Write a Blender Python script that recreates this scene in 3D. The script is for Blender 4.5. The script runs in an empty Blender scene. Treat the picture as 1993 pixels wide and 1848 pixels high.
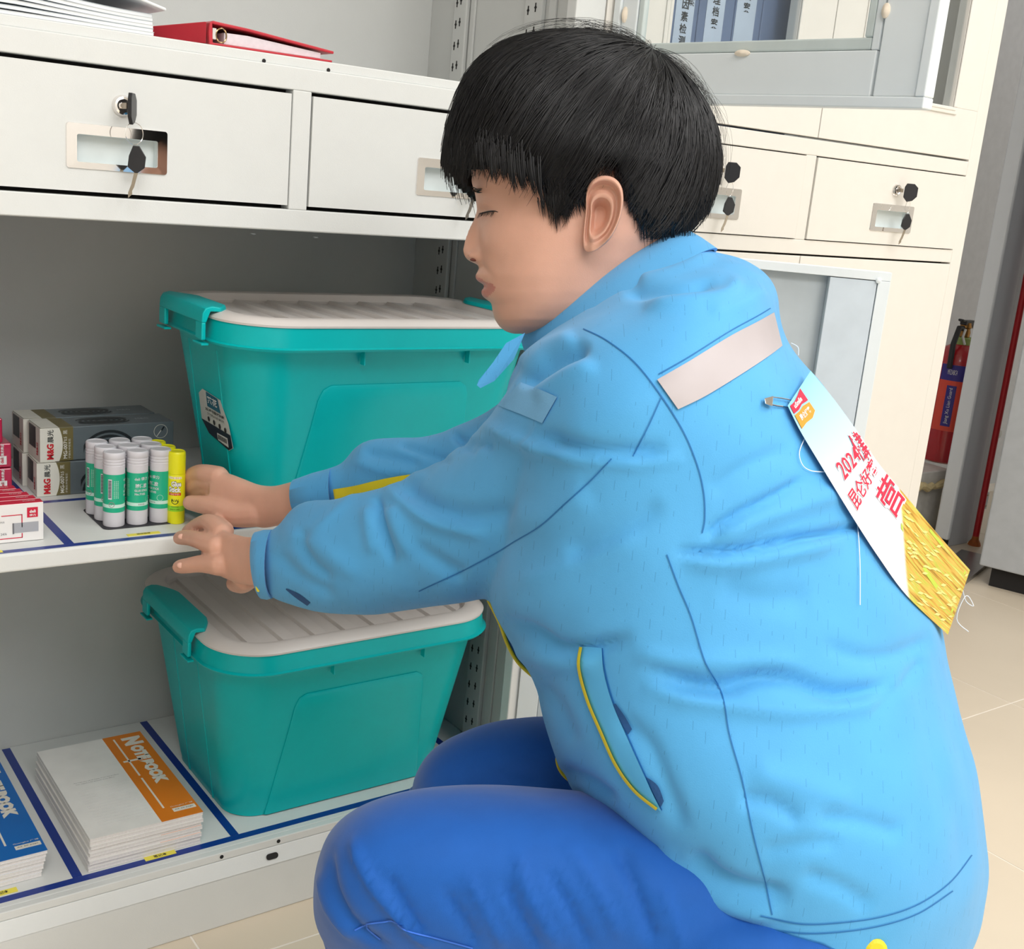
import bpy, bmesh, math, random
import numpy as np
from mathutils import Vector, Matrix
from mathutils.bvhtree import BVHTree
random.seed(4); rng = np.random.default_rng(4)
SC = bpy.context.scene
COL = SC.collection
# ------------------------------------------------------------------ camera
F = 2266.78
_a, _b, _c = 0.246951817, -0.643842037, 0.0925690536
_Rx = np.array([[1, 0, 0], [0, math.cos(_a), -math.sin(_a)], [0, math.sin(_a), math.cos(_a)]])
_Ry = np.array([[math.cos(_b), 0, math.sin(_b)], [0, 1, 0], [-math.sin(_b), 0, math.cos(_b)]])
_Rz = np.array([[math.cos(_c), -math.sin(_c), 0], [math.sin(_c), math.cos(_c), 0], [0, 0, 1]])
_M = _Rz @ _Rx @ _Ry
CAM = np.array([0, -1.27, 0.992])
_r = [_M.T @ np.array(v, float) for v in ((1, 0, 0), (0, -1, 0), (0, 0, 1))]
RIGHT, UP, FWD = [np.array([v[0], v[2], -v[1]]) for v in _r]
cam_data = bpy.data.cameras.new('camera'); cam = bpy.data.objects.new('camera', cam_data); COL.objects.link(cam)
cam_data.sensor_fit = 'HORIZONTAL'; cam_data.sensor_width = 36; cam_data.lens = F / 1993 * 36
cam_data.clip_start = 0.02
cam.matrix_world = Matrix(((RIGHT[0], UP[0], -FWD[0], CAM[0]), (RIGHT[1], UP[1], -FWD[1], CAM[1]), (RIGHT[2], UP[2], -FWD[2], CAM[2]), (0, 0, 0, 1)))
SC.camera = cam
# ------------------------------------------------------------------ light
world = bpy.data.worlds.new('World'); SC.world = world; world.use_nodes = True
world.node_tree.nodes['Background'].inputs[0].default_value = (0.86, 0.93, 1.0, 1)
world.node_tree.nodes['Background'].inputs[1].default_value = 0.42
def area(name, loc, target, size, sizey, power, col=(1, 1, 1)):
    l = bpy.data.lights.new(name, 'AREA'); l.shape = 'RECTANGLE'; l.size = size; l.size_y = sizey; l.energy = power; l.color = col
    o = bpy.data.objects.new(name, l); COL.objects.link(o); o.location = loc
    o.rotation_euler = (Vector(target) - Vector(loc)).to_track_quat('-Z', 'Y').to_euler(); return o
area('ceiling_lamp', (-0.4, -2.2, 2.68), (-0.4, -2.2, 0), 1.2, 1.2, 38, (1, 0.99, 0.985))
area('ceiling_lamp', (1.6, -1.3, 2.68), (1.6, -1.3, 0), 1.2, 1.2, 26, (1, 0.99, 0.985))
area('ceiling_lamp', (0.8, -3.3, 2.68), (0.8, -3.3, 0), 1.2, 1.2, 52, (1, 0.99, 0.985))
area('ceiling_lamp', (3.4, -0.9, 2.68), (3.4, -0.9, 0), 1.2, 1.2, 22, (1, 0.99, 0.985))  # unseen extra lamp, added to brighten the wall and column at the right
SC.view_settings.view_transform = 'Standard'; SC.view_settings.look = 'None'
SC.view_settings.exposure = 0.0; SC.view_settings.gamma = 1; SC.view_settings.use_curve_mapping = False
# ------------------------------------------------------------------ photograph-to-place helpers
def ray(px, py):
    return FWD + RIGHT * (px - 996.5) / F - UP * (py - 924) / F
def W(px, py, d): return CAM + ray(px, py) * d
def at_y(px, py, y): r = ray(px, py); return CAM + r * (y - CAM[1]) / r[1]
def at_z(px, py, z): r = ray(px, py); return CAM + r * (z - CAM[2]) / r[2]
def at_x(px, py, x): r = ray(px, py); return CAM + r * (x - CAM[0]) / r[0]
def at_pl(px, py, p0, n): r = ray(px, py); n = np.array(n, float); return CAM + r * (np.dot(np.array(p0, float) - CAM, n) / np.dot(r, n))
def proj(P):
    q = np.asarray(P, float) - CAM
    z = q @ FWD
    return np.stack([996.5 + F * (q @ RIGHT) / z, 924 - F * (q @ UP) / z], -1)
# ------------------------------------------------------------------ materials
def lin(c):
    c = c / 255.0
    return c / 12.92 if c <= 0.04045 else ((c + 0.055) / 1.055) ** 2.4
MATS = {}
def mat(name, rgb, rough=0.5, metal=0.0, var=0.04, nscale=30.0, bump=0.0, bscale=200.0, coat=0.0, trans=0.0, sss=0.0, spec=0.5, sheen=0.0):
    if name in MATS: return MATS[name]
    m = bpy.data.materials.new(name); m.use_nodes = True; nt = m.node_tree; b = nt.nodes['Principled BSDF']
    col = tuple(lin(v) for v in rgb)
    b.inputs['Roughness'].default_value = rough; b.inputs['Metallic'].default_value = metal
    b.inputs['Coat Weight'].default_value = coat; b.inputs['Specular IOR Level'].default_value = spec
    b.inputs['Transmission Weight'].default_value = trans
    if sheen: b.inputs['Sheen Weight'].default_value = sheen
    if sss:
        b.inputs['Subsurface Weight'].default_value = sss; b.inputs['Subsurface Radius'].default_value = (0.012, 0.004, 0.002); b.inputs['Subsurface Scale'].default_value = 0.5
    tc = nt.nodes.new('ShaderNodeTexCoord')
    n = nt.nodes.new('ShaderNodeTexNoise'); n.inputs['Scale'].default_value = nscale; n.inputs['Detail'].default_value = 4
    nt.links.new(tc.outputs['Object'], n.inputs['Vector'])
    r = nt.nodes.new('ShaderNodeValToRGB')
    r.color_ramp.elements[0].position = 0.3; r.color_ramp.elements[1].position = 0.7
    r.color_ramp.elements[0].color = tuple(min(1, v * (1 - var)) for v in col) + (1,)
    r.color_ramp.elements[1].color = tuple(min(1, v * (1 + var)) for v in col) + (1,)
    nt.links.new(n.outputs['Fac'], r.inputs['Fac']); nt.links.new(r.outputs['Color'], b.inputs['Base Color'])
    if bump:
        n2 = nt.nodes.new('ShaderNodeTexNoise'); n2.inputs['Scale'].default_value = bscale; n2.inputs['Detail'].default_value = 2
        nt.links.new(tc.outputs['Object'], n2.inputs['Vector'])
        bp = nt.nodes.new('ShaderNodeBump'); bp.inputs['Strength'].default_value = bump; bp.inputs['Distance'].default_value = 0.001
        nt.links.new(n2.outputs['Fac'], bp.inputs['Height']); nt.links.new(bp.outputs['Normal'], b.inputs['Normal'])
    MATS[name] = m; return m
steel = mat('painted_steel', (224, 226, 224), 0.42, bump=0.12, bscale=900, var=0.01)
steel_in = mat('painted_steel_inside', (206, 208, 206), 0.5, bump=0.12, bscale=900, var=0.01)
steel_cool = mat('painted_steel_cool', (232, 238, 240), 0.45, var=0.01)
dark = mat('dark_gap', (28, 26, 26), 0.8)
chrome = mat('chrome', (236, 232, 230), 0.06, 1.0, var=0.01)
blackpl = mat('black_plastic', (30, 30, 34), 0.35)
brass = mat('key_steel', (170, 160, 145), 0.3, 1.0)
teal = mat('teal_plastic', (0, 190, 192), 0.34, spec=.3, var=0.02, bump=0.05, bscale=700)
lidm = mat('white_plastic', (226, 220, 216), 0.35, var=0.01, bump=0.05, bscale=700)
tapeb = mat('blue_tape', (18, 52, 140), 0.3)
yel = mat('yellow_label', (240, 226, 84), 0.5)
ink = mat('black_print', (32, 32, 34), 0.6)
whitep = mat('white_paper', (236, 234, 232), 0.6, var=0.02)
redp = mat('red_print', (206, 28, 62), 0.45)
# ------------------------------------------------------------------ object helpers
def tag(o, label=None, cat=None, group=None, kind=None):
    if label: o['label'] = label
    if cat: o['category'] = cat
    if group: o['group'] = group
    if kind: o['kind'] = kind
    return o
def empty(name, loc=(0, 0, 0), label=None, cat=None, group=None, rotz=0.0):
    o = bpy.data.objects.new(name, None); o.empty_display_size = 0.02; COL.objects.link(o); o.location = loc; o.rotation_euler = (0, 0, rotz)
    return tag(o, label, cat, group)
def mesh(name, V, Fc, m, parent=None, smooth=False, mats=None, fm=None):
    me = bpy.data.meshes.new(name); me.from_pydata([tuple(map(float, v)) for v in V], [], [tuple(int(i) for i in f) for f in Fc]); me.update()
    for mm in (mats or [m]): me.materials.append(mm)
    if fm is not None: me.polygons.foreach_set('material_index', list(fm))
    if smooth: me.polygons.foreach_set('use_smooth', [True] * len(me.polygons))
    o = bpy.data.objects.new(name, me); COL.objects.link(o)
    if parent is not None: o.parent = parent
    return o
class MB:
    def __init__(s): s.V = []; s.F = []; s.m = []
    def add(s, V, Fc, mi=0):
        n = len(s.V); s.V += [tuple(map(float, v)) for v in V]; s.F += [tuple(int(i) + n for i in f) for f in Fc]; s.m += [mi] * len(Fc); return s
    def box(s, x0, x1, y0, y1, z0, z1, mi=0):
        V = [(x, y, z) for z in (z0, z1) for y in (y0, y1) for x in (x0, x1)]
        return s.add(V, [(0, 2, 3, 1), (4, 5, 7, 6), (0, 1, 5, 4), (2, 6, 7, 3), (0, 4, 6, 2), (1, 3, 7, 5)], mi)
    def hexa(s, P, mi=0):   # 8 corners: bottom 4 ccw, top 4 ccw
        return s.add(P, [(3, 2, 1, 0), (4, 5, 6, 7), (0, 1, 5, 4), (1, 2, 6, 5), (2, 3, 7, 6), (3, 0, 4, 7)], mi)
    def lathe(s, prof, n=32, c=(0, 0, 0), mi=0, flute=0, fl=(0, 0), ax=2):
        V = []; Fc = []
        for i, (r, z) in enumerate(prof):
            for k in range(n):
                t = 2 * math.pi * k / n; rr = r
                if flute and fl[0] <= z <= fl[1]: rr = r * (1 - 0.03 * (k % 2))
                p = [rr * math.cos(t), rr * math.sin(t), z]
                if ax == 1: p = [p[0], p[2], p[1]]
                V.append((p[0] + c[0], p[1] + c[1], p[2] + c[2]))
        for i in range(len(prof) - 1):
            for k in range(n):
                a = i * n + k; b = i * n + (k + 1) % n
                q = (a, b, b + n, a + n); Fc.append(q if ax == 2 else q[::-1])
        q = tuple(range(n))[::-1]; t = tuple((len(prof) - 1) * n + k for k in range(n))
        Fc.append(q if ax == 2 else q[::-1]); Fc.append(t if ax == 2 else t[::-1])
        return s.add(V, Fc, mi)
    def tube(s, pts, r, n=8, mi=0, closed=False):
        P = [np.array(p, float) for p in pts]; V = []; Fc = []; m = len(P)
        rr = r if hasattr(r, '__len__') else [r] * m
        prevn = None
        for i in range(m):
            if closed: t = P[(i + 1) % m] - P[i - 1]
            else: t = P[min(i + 1, m - 1)] - P[max(i - 1, 0)]
            t = t / (np.linalg.norm(t) + 1e-12)
            if prevn is None: u = np.cross(t, (0, 0, 1)); u = u if np.linalg.norm(u) > 0.05 else np.cross(t, (1, 0, 0))
            else: u = prevn - t * np.dot(prevn, t)
            u = u / np.linalg.norm(u); prevn = u; v = np.cross(t, u)
            for k in range(n):
                a = 2 * math.pi * k / n; V.append(P[i] + rr[i] * (math.cos(a) * u + math.sin(a) * v))
        for i in range(m if closed else m - 1):
            for k in range(n):
                a = i * n + k; b = i * n + (k + 1) % n; j = ((i + 1) % m) * n
                Fc.append((a, b, j + (k + 1) % n, j + k))
        if not closed: Fc.append(tuple(range(n))[::-1]); Fc.append(tuple((m - 1) * n + k for k in range(n)))
        return s.add(V, Fc, mi)
    def prism(s, poly, o, u, v, w, mi=0):   # polygon (2d) in plane o+u*x+v*y, extruded by w
        o, u, v, w = [np.array(q, float) for q in (o, u, v, w)]
        n = len(poly); V = [o + u * x + v * y for x, y in poly] + [o + u * x + v * y + w for x, y in poly]
        Fc = [tuple(range(n))[::-1], tuple(range(n, 2 * n))] + [(i, (i + 1) % n, (i + 1) % n + n, i + n) for i in range(n)]
        if np.dot(np.cross(u, v), w) < 0: Fc = [f[::-1] for f in Fc]
        return s.add(V, Fc, mi)
    def build(s, name, m, parent=None, smooth=False, bevel=0.0, seg=2, mats=None, loc=None):
        o = mesh(name, s.V, s.F, m, parent, smooth, mats, s.m if mats else None)
        if bevel:
            b = o.modifiers.new('bevel', 'BEVEL'); b.width = bevel; b.segments = seg; b.limit_method = 'ANGLE'; b.angle_limit = 0.6
        if smooth: shade(o)
        if loc is not None: o.location = loc
        return o
def shade(o, ang=0.7):
    me = o.data
    me.polygons.foreach_set('use_smooth', [True] * len(me.polygons))
    try: me.set_sharp_from_angle(angle=ang)
    except Exception: pass
def rrect(x0, x1, y0, y1, r, k=6):
    P = []
    for cx, cy, a0 in ((x1 - r, y1 - r, 0), (x0 + r, y1 - r, 90), (x0 + r, y0 + r, 180), (x1 - r, y0 + r, 270)):
        for i in range(k + 1):
            a = math.radians(a0 + 90 * i / k); P.append((cx + r * math.cos(a), cy + r * math.sin(a)))
    return P
_tc = {}
def text_geo(s, bold=0.0):
    key = (s, bold)
    if key in _tc: return _tc[key]
    c = bpy.data.curves.new('t', 'FONT'); c.body = s; c.size = 1; c.resolution_u = 2; c.offset = bold; c.align_x = 'CENTER'; c.align_y = 'CENTER'
    o = bpy.data.objects.new('t', c); COL.objects.link(o)
    dg = bpy.context.evaluated_depsgraph_get(); me = bpy.data.meshes.new_from_object(o.evaluated_get(dg))
    V = np.array([v.co[:] for v in me.vertices]).reshape(-1, 3); Fc = [tuple(p.vertices) for p in me.polygons]
    bpy.data.objects.remove(o); bpy.data.curves.remove(c); bpy.data.meshes.remove(me)
    if len(V):
        V[:, 0] -= (V[:, 0].max() + V[:, 0].min()) / 2; V[:, 1] -= (V[:, 1].max() + V[:, 1].min()) / 2
    _tc[key] = (V, Fc); return V, Fc
def txt_mb(mb, s, h, fn, mi=0, w=None, bold=0.0, off=(0, 0)):
    """text of cap height h (total), fn maps (x,y) arrays to 3d"""
    V, Fc = text_geo(s, bold)
    if not len(V): return
    hh = V[:, 1].max() - V[:, 1].min(); ww = V[:, 0].max() - V[:, 0].min()
    sy = h / hh; sx = sy if w is None else w / ww
    P = [fn(off[0] + v[0] * sx, off[1] + v[1] * sy) for v in V]
    mb.add(P, Fc, mi)
def plane_fn(o, u, v):
    o, u, v = [np.array(q, float) for q in (o, u, v)]
    return lambda x, y: o + u * x + v * y
X_, Y_, Z_ = (1, 0, 0), (0, 1, 0), (0, 0, 1)
SHELF_Z = 0.551; BOT_Z = 0.105
# ------------------------------------------------------------------ setting
tile_m = mat('beige_tile', (224, 210, 188), 0.3, var=0.03, nscale=3, bump=0.05, bscale=60)
grout = mat('pale_grout', (246, 238, 226), 0.8)
fl = MB().box(-3, 5, -4, 1.2, -0.05, -0.0007).build('floor', grout); tag(fl, kind='structure')
tb = MB(); tb.box(0, 0.5945, 0, 0.5945, -0.0006, 0)
tile0 = None
for i in range(-5, 7):
    for j in range(-6, 2):
        x = 0.5475 + 0.5975 * i; y = -0.07 + 0.5975 * (j)
        if tile0 is None: t = tile0 = tb.build('tile', tile_m, fl, bevel=0.0003, seg=1)
        else: t = tile0.copy(); COL.objects.link(t); t.parent = fl
        t.location = (x - 0.044, y, 0)
wallm = mat('grey_wall_paint', (214, 216, 220), 0.7, bump=0.1, bscale=300)
tag(MB().box(-3, 5, 1.2, 1.3, -0.05, 2.8).build('wall_back', wallm), kind='structure')
wallw = mat('white_wall_paint', (232, 232, 228), 0.7)
tag(MB().box(-3, 5, -4.1, -4.0, -0.05, 2.8).build('wall_front', wallw), kind='structure')
tag(MB().box(-3.1, -3, -4.1, 1.3, -0.05, 2.8).build('wall_left', wallw), kind='structure')
tag(MB().box(5, 5.1, -4.1, 1.3, -0.05, 2.8).build('wall_right', wallw), kind='structure')
tag(MB().box(-3.1, 5.1, -4.1, 1.3, 2.8, 2.9).build('ceiling', mat('ceiling_white', (240, 240, 238), 0.8)), kind='structure')
# ------------------------------------------------------------------ left shelving cabinet
cabL = empty('storage_cabinet', (0.61, 0.2, 0), 'white steel storage cabinet with open shelves above and below two drawers', 'cabinet')
LO = np.array([0.61, 0.2, 0.0])
def ch(mb, name, m, parent, **k):
    """build in world coordinates, parent keeps place"""
    o = mb.build(name, m, None, **k); wm = root_of(parent)
    o.parent = parent; o.matrix_parent_inverse = Matrix.Translation(Vector(wm)).inverted()
    return o
def root_of(p):
    v = Vector((0, 0, 0))
    while p is not None:
        v = v + Vector(p.location); 
        if p.parent is not None and p.matrix_parent_inverse != Matrix.Identity(4): v = v + p.matrix_parent_inverse.translation
        p = p.parent
    return v
XL0, XL1 = 0.150, 1.037; XI = 1.022; YB = 0.415
ch(MB().box(XL0, XL1, YB, YB + 0.012, 0.06, 1.86), 'back_panel', steel_in, cabL)
ch(MB().box(XI, XL1 - 0.001, 0.021, YB - 0.0005, 0, 1.86), 'side_panel', steel_in, cabL)
ch(MB().box(XL0, XL0 + 0.015, 0.021, YB - 0.0005, 0, 1.86), 'side_panel', steel_in, cabL)
ch(MB().box(0.987, XL1 - 0.0005, 0, 0.0205, 0.106, 1.86), 'corner_post', steel, cabL, bevel=0.002)
ch(MB().box(XL0, XL0 + 0.03, 0, 0.0205, 0.106, 1.86), 'corner_post', steel, cabL, bevel=0.002)
ch(MB().box(XL0, XL1, 0.0, YB, 1.86, 1.88), 'top_panel', steel, cabL, bevel=0.002)
# base: shelf lip, ledge and plinth
ch(MB().box(XL0, XL1, 0.002, 0.02, 0.0, 0.0725), 'plinth', steel, cabL, bevel=0.002)
bs = ch(MB().box(XL0 + 0.0152, XI - 0.0003, 0.0215, YB - 0.001, 0.094, BOT_Z).box(XL0 + 0.001, XL1 - 0.001, 0.011, 0.0212, 0.0935, BOT_Z), 'bottom_shelf', steel, cabL, bevel=0.0012)
ch(MB().hexa([(XL0 + .001, .0005, .0730), (XL1 - .001, .0005, .0730), (XL1 - .001, .0205, .0730), (XL0 + .001, .0205, .0730), (XL0 + .001, .0105, .0932), (XL1 - .001, .0105, .0932), (XL1 - .001, .0205, .0932), (XL0 + .001, .0205, .0932)]), 'base_ledge', steel, cabL, bevel=.0008)
for q, wd in (((431, 1679), .0026), ((541.5, 1648), .0026)):
    hm = MB(); p = at_y(*q, 0.011); hm.lathe([(wd, 0), (wd, .0006)], 14, (p[0], 0.0103, .0994), ax=1)
    ch(hm, 'screw_hole', dark, cabL)
pO = at_y(529, 1672, 0.0055); ch(MB().prism(rrect(-.0085, .0085, -.0040, .0040, .0039, 5), (pO[0], .0005 + .5 * .010 - .0008, .0834), X_, (0, .445, .895), (0, -.0006, .0003)), 'oval_hole', dark, cabL)
ms = ch(MB().box(XL0 + 0.0155, XI - 0.0003, 0.004, YB - 0.001, SHELF_Z - 0.0215, SHELF_Z), 'middle_shelf', steel, cabL, bevel=0.003, seg=3)
# posts with slots
slot = [(-.0012, -.006), (.0012, -.006), (.0012, -.002), (.003, 0), (.0012, .002), (.0012, .006), (-.0012, .006), (-.0012, .002), (-.003, 0), (-.0012, -.002)]
for y0, y1, c0, c1, dz in ((0.303, 0.338, 0.329, 0.3185, 0.0), (0.112, 0.153, 0.1435, 0.1265, 0.01)):
    ch(MB().box(XI - 0.008, XI - 0.0002, y0, y1, 0.1062, 0.529).box(XI - 0.008, XI - 0.0002, y0, y1, 0.552, 0.905).box(XI - 0.008, XI - 0.0002, y0, y1, 1.105, 1.86), 'slotted_post', steel_in, cabL, bevel=0.002)
    sm = MB(); z = 1.151 + dz - 0.031 * 33
    while z < 1.6:
        if z > 0.12 and not (0.5 < z < 0.57) and not (0.9 < z < 1.115):
            for k, cy in enumerate((c0, c1)): sm.prism(slot, (XI - 0.0084, cy, z + 0.003 * k), (0, 1, 0), (0, 0, 1), (0.0006, 0, 0))
        z += 0.031
    tag(ch(sm, 'post_slots', dark, cabL), kind='stuff')
ch(MB().box(XI - .004, XI - .0002, 0.286, 0.297, 0.1062, 0.529).box(XI - .004, XI - .0002, 0.286, 0.297, 0.552, 0.905).box(XI - .004, XI - .0002, 0.286, 0.297, 1.105, 1.86), 'panel_fold', steel_in, cabL, bevel=.001)
ch(MB().box(XI - .004, XI - .0002, 0.086, 0.101, 0.1062, 0.529).box(XI - .004, XI - .0002, 0.086, 0.101, 0.552, 0.905).box(XI - .004, XI - .0002, 0.086, 0.101, 1.105, 1.86), 'panel_fold', steel_in, cabL, bevel=.001)
# drawer unit frame
fr = MB(); x0, x1 = XL0 + 0.0155, XI - 0.0005
fr.box(XL0 + .001, XL1 - .001, -0.0015, 0.02, 1.068, 1.0925); fr.box(XL0 + .001, XL1 - .001, 0.004, 0.0195, 1.0925, 1.1035)
fr.box(XL0 + .001, XL1 - .001, -0.0015, 0.02, 0.912, 0.936); fr.box(0.5955, 0.6185, -0.0015, 0.02, 0.936, 1.068)
fr.box(XL0 + .001, 0.2035, -0.0015, 0.02, 0.936, 1.068); fr.box(1.0105, XL1 - .001, -0.0015, 0.02, 0.936, 1.068)
fr.box(x0, x1, 0.0205, YB - .001, 1.092, 1.1005); fr.box(x0, x1, 0.0205, 0.045, 0.910, 0.914); fr.box(x0, x1, 0.06, YB - .001, 0.93, 0.934)
ch(fr, 'drawer_frame', steel, cabL, bevel=0.0012)
ch(MB().box(x0, x1, 0.021, 0.0225, 0.936, 1.068), 'drawer_cavity', dark, cabL)
for q in ((513.5, 118.5), (639, 136.5)):
    p = at_y(*q, 0.004); ch(MB().lathe([(.0022, 0), (.0022, .001)], 12, (p[0], 0.0033, p[2]), ax=1), 'screw_hole', dark, cabL)
for q in ((492.5, 454.5), (614.5, 461.5)):
    p = at_z(*q, 0.910); ch(MB().lathe([(.0028, 0.9088), (.0028, .9099)], 12, (p[0], p[1], 0)), 'screw', mat('grey_screw', (90, 94, 96), .5), cabL)
def handle(par, cx, cz, w, h, y=-0.0022):
    """recessed chrome pull: frame plate, white tray"""
    m = MB(); hw, hh = w / 2, h / 2; iw, ih = hw * 0.79, hh * 0.60; oz = -0.002
    outer = rrect(cx - hw, cx + hw, cz - hh, cz + hh, 0.003, 4); inner = rrect(cx - iw, cx + iw, cz + oz - ih, cz + oz + ih, 0.002, 4)
    n = len(outer); V = [(p[0], y + .001, p[1]) for p in outer] + [(p[0] * .985 + cx * .015, y - .0012, p[1] * .97 + cz * .03) for p in outer] + [(p[0], y - .0014, p[1]) for p in inner] + [(p[0], y + .0016, p[1]) for p in inner]
    Fc = []
    for r in range(3):
        for i in range(n):
            a, b = r * n + i, r * n + (i + 1) % n; Fc.append((a + n, b + n, b, a))
    m.add(V, Fc); o = ch(m, 'handle', chrome, par, smooth=True)
    t = MB(); V = [(p[0], y + .0012, p[1]) for p in inner] + [(p[0], y + .0125, p[1] - 0.001) for p in inner]
    Fc = [(i + n, (i + 1) % n + n, (i + 1) % n, i) for i in range(n)] + [tuple(range(n, 2 * n))]
    t.add(V, Fc); ch(t, 'handle_tray', mat('tray_white', (222, 230, 230), .4), o, smooth=False)
    return o
def lock(par, cx, cz, y=-0.002, r=0.011):
    m = MB().lathe([(r, y), (r, y - .001), (r * .82, y - .0045), (r * .62, y - .005), (r * .6, y - .003), (r * .35, y - .003), (r * .34, y - .006), (0.0005, y - .006)][::-1], 28, (cx, 0, cz), ax=1)
    return ch(m, 'lock', chrome, par, smooth=True)
def drawer(par, x0, x1, z0, z1, hc=None, hsize=None, lk=None, name='drawer', y0=-.002):
    bx = MB()
    if hc is None: bx.box(x0, x1, y0, 0.0195, z0, z1)
    else:
        cx, cz = hc; hw, hh = hsize[0] / 2 * .79 + .0012, hsize[1] / 2 * .60 + .0012; a0, a1, b0, b1 = cx - hw, cx + hw, cz - .002 - hh, cz - .002 + hh
        bx.box(x0, x1, y0, .0195, z0, b0).box(x0, x1, y0, .0195, b1, z1).box(x0, a0, y0, .0195, b0, b1).box(a1, x1, y0, .0195, b0, b1)
    d = ch(bx, name, steel, par)
    if hc is not None: handle(d, hc[0], hc[1], hsize[0], hsize[1], y0 - .0002)
    if lk is not None: lock(d, lk[0], lk[1], y0)
    return d
def keys(lk, ang, label, s=1.0, fl=1.0, y0=-.002, grp=None):
    """key in the lock, ring and hanging second key"""
    cx, cz = lk
    r = empty('key_ring', (cx, y0 - .01, cz), label, 'keys', grp)
    def KM(mb, nm, m, par=r, **k): return ch(mb, nm, m, par, **k)
    ca, sa = math.cos(ang), math.sin(ang)
    # key in lock: head turned, flat plate whose plane contains y
    hp = [(-.006, .011), (.004, .011), (.0095, .006), (.0095, -.006), (.004, -.012), (-.003, -.014), (-.0085, -.008), (-.0085, .006)]
    hp = [(x * s, z * s) for x, z in hp]
    u = np.array([ca, -sa, 0]); w = np.array([sa, ca, 0]) * .0032 * s
    k1 = KM(MB().prism(hp, (cx + .006 * fl, y0 - .021 * s, cz - .001), u, Z_, w), 'key_head', blackpl, bevel=.0006)
    KM(MB().box(cx - .0006, cx + .0006, y0 - .012 * s, y0 - .006, cz - .003, cz + .003), 'key_blade', brass)
    # ring
    rc = np.array([cx + .008 * fl, y0 - .019 * s, cz - .0215 * s]); R = .0088 * s
    KM(MB().tube([rc + np.array([math.cos(t) * .92, math.cos(t) * .25, math.sin(t)]) * R for t in np.linspace(0, 2 * math.pi, 28)[:-1]], .0004, 6, closed=True), 'split_ring', chrome, smooth=True)
    hp2 = [(-.0025, .0095), (.0025, .0095), (.0078, .001), (.0068, -.008), (.001, -.0125), (-.001, -.0125), (-.0068, -.008), (-.0058, .001)]
    o2 = rc + np.array([.0015, -.002, -.019 * s]); u2 = np.array([.92, -.38, 0.0])
    KM(MB().prism([(x * s, z * s) for x, z in hp2], o2, u2, Z_, np.array([.38, .92, 0]) * .003 * s), 'key_head', blackpl, bevel=.0006)
    bl = [(-.0016, -.0), (.0016, 0), (.0016, -.012), (.0008, -.0155), (.0016, -.018), (-.0008, -.0215), (-.002, -.017), (-.0012, -.01)]
    KM(MB().prism([(x * s - (-z) * .25 * s, z * s) for x, z in bl], o2 + np.array([0.0005, .001, -.0118 * s]), u2, Z_, np.array([.38, .92, 0]) * .0009), 'key_blade', brass)
    return r
def zx(q, y=0.0): p = at_y(*q, y); return (p[0], p[2])
h1 = zx((228, 290.5)); lk1 = zx((237, 206))
drawer(cabL, 0.2055, 0.5935, 0.9405, 1.0635, h1, (.106, .046), lk1)
drawer(cabL, 0.6205, 1.0085, 0.9405, 1.0635, (0.816, h1[1]), (.106, .046), (0.826, lk1[1]))
keys(lk1, -1.02, 'keys hanging from the lock of the left large drawer', 1.25, .6)
keys((0.826, lk1[1]), -1.02, 'keys hanging partly hidden beside the forehead of the person', 1.25, .6)
# tapes and shelf labels
def strip(par, P, z, name='tape_strip', m=tapeb, t=.0003):
    """P: 4 px corners on plane z"""
    V = [at_z(*q, z) for q in P]; V = [np.array([v[0], v[1], z + .00005]) for v in V]
    mb = MB().hexa(V + [v + np.array([0, 0, t]) for v in V]); return ch(mb, name, m, par)
def rect(par, x0, x1, y0, y1, z, name='tape_strip', m=tapeb, t=.0003, e=.00005):
    return ch(MB().box(x0, x1, y0, y1, z + e, z + e + t), name, m, par)
def gx(q, z): return at_z(*q, z)[0]
def gy(q, z): return at_z(*q, z)[1]
zb = BOT_Z; zm = SHELF_Z
yf0 = gy((650, 1584.7), zb); yf1 = yf0 + 0.0115
rect(bs, XL0 + .016, XI - .001, yf0, yf1, zb)
for qa, qb in (((3.4, 1460.2), (15.4, 1457.8)), ((269.5, 1403.9), (280.5, 1402.2))):
    xa = gx(qa, zb); rect(bs, xa, xa + .0115, yf1 + .0005, YB - .004, zb)
rect(bs, XI - .06, XI - .048, yf1 + .0005, YB - .004, zb)
yl = gy((60, 1738), zb)
def label3(par, q0, q1, z, s, dy=.010, th=.006):
    a = at_z(*q0, z); b = at_z(*q1, z); y0 = a[1]
    l = rect(par, a[0], b[0], y0, y0 + dy, z, 'shelf_label', yel, .0004)
    mb = MB(); txt_mb(mb, s, th, plane_fn(((a[0] + b[0]) / 2, y0 + dy / 2, z + .0009), (1, 0, 0), (0, 1, 0)), bold=.01, w=(b[0]-a[0])*.42)
    ch(mb, 'label_text', ink, l)
label3(bs, (284, 1678), (344, 1662), zb, '笔记本'); label3(bs, (-26, 1752), (36, 1737), zb, '笔记本')
ymf = gy((0, 1078.5), zm)
rect(ms, XL0 + .016, XI - .001, max(ymf, .0065), max(ymf, .0065) + .009, zm)
ym2 = gy((120, 977), zm)
rect(ms, gx((88, 1010), zm) + .008, 0.5, ym2, ym2 + .009, zm)
xa = gx((109, 1035), zm) - .004; rect(ms, xa, xa + .0105, .018, YB - .004, zm)
xa = gx((447, 1019), zm); rect(ms, xa, xa + .0105, .018, YB - .004, zm)
label3(ms, (250, 1045), (314, 1039), zm, '固体胶棒', .008, .004); label3(ms, (-60, 1083), (4, 1073), zm, '订书针', .008, .004)
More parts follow.
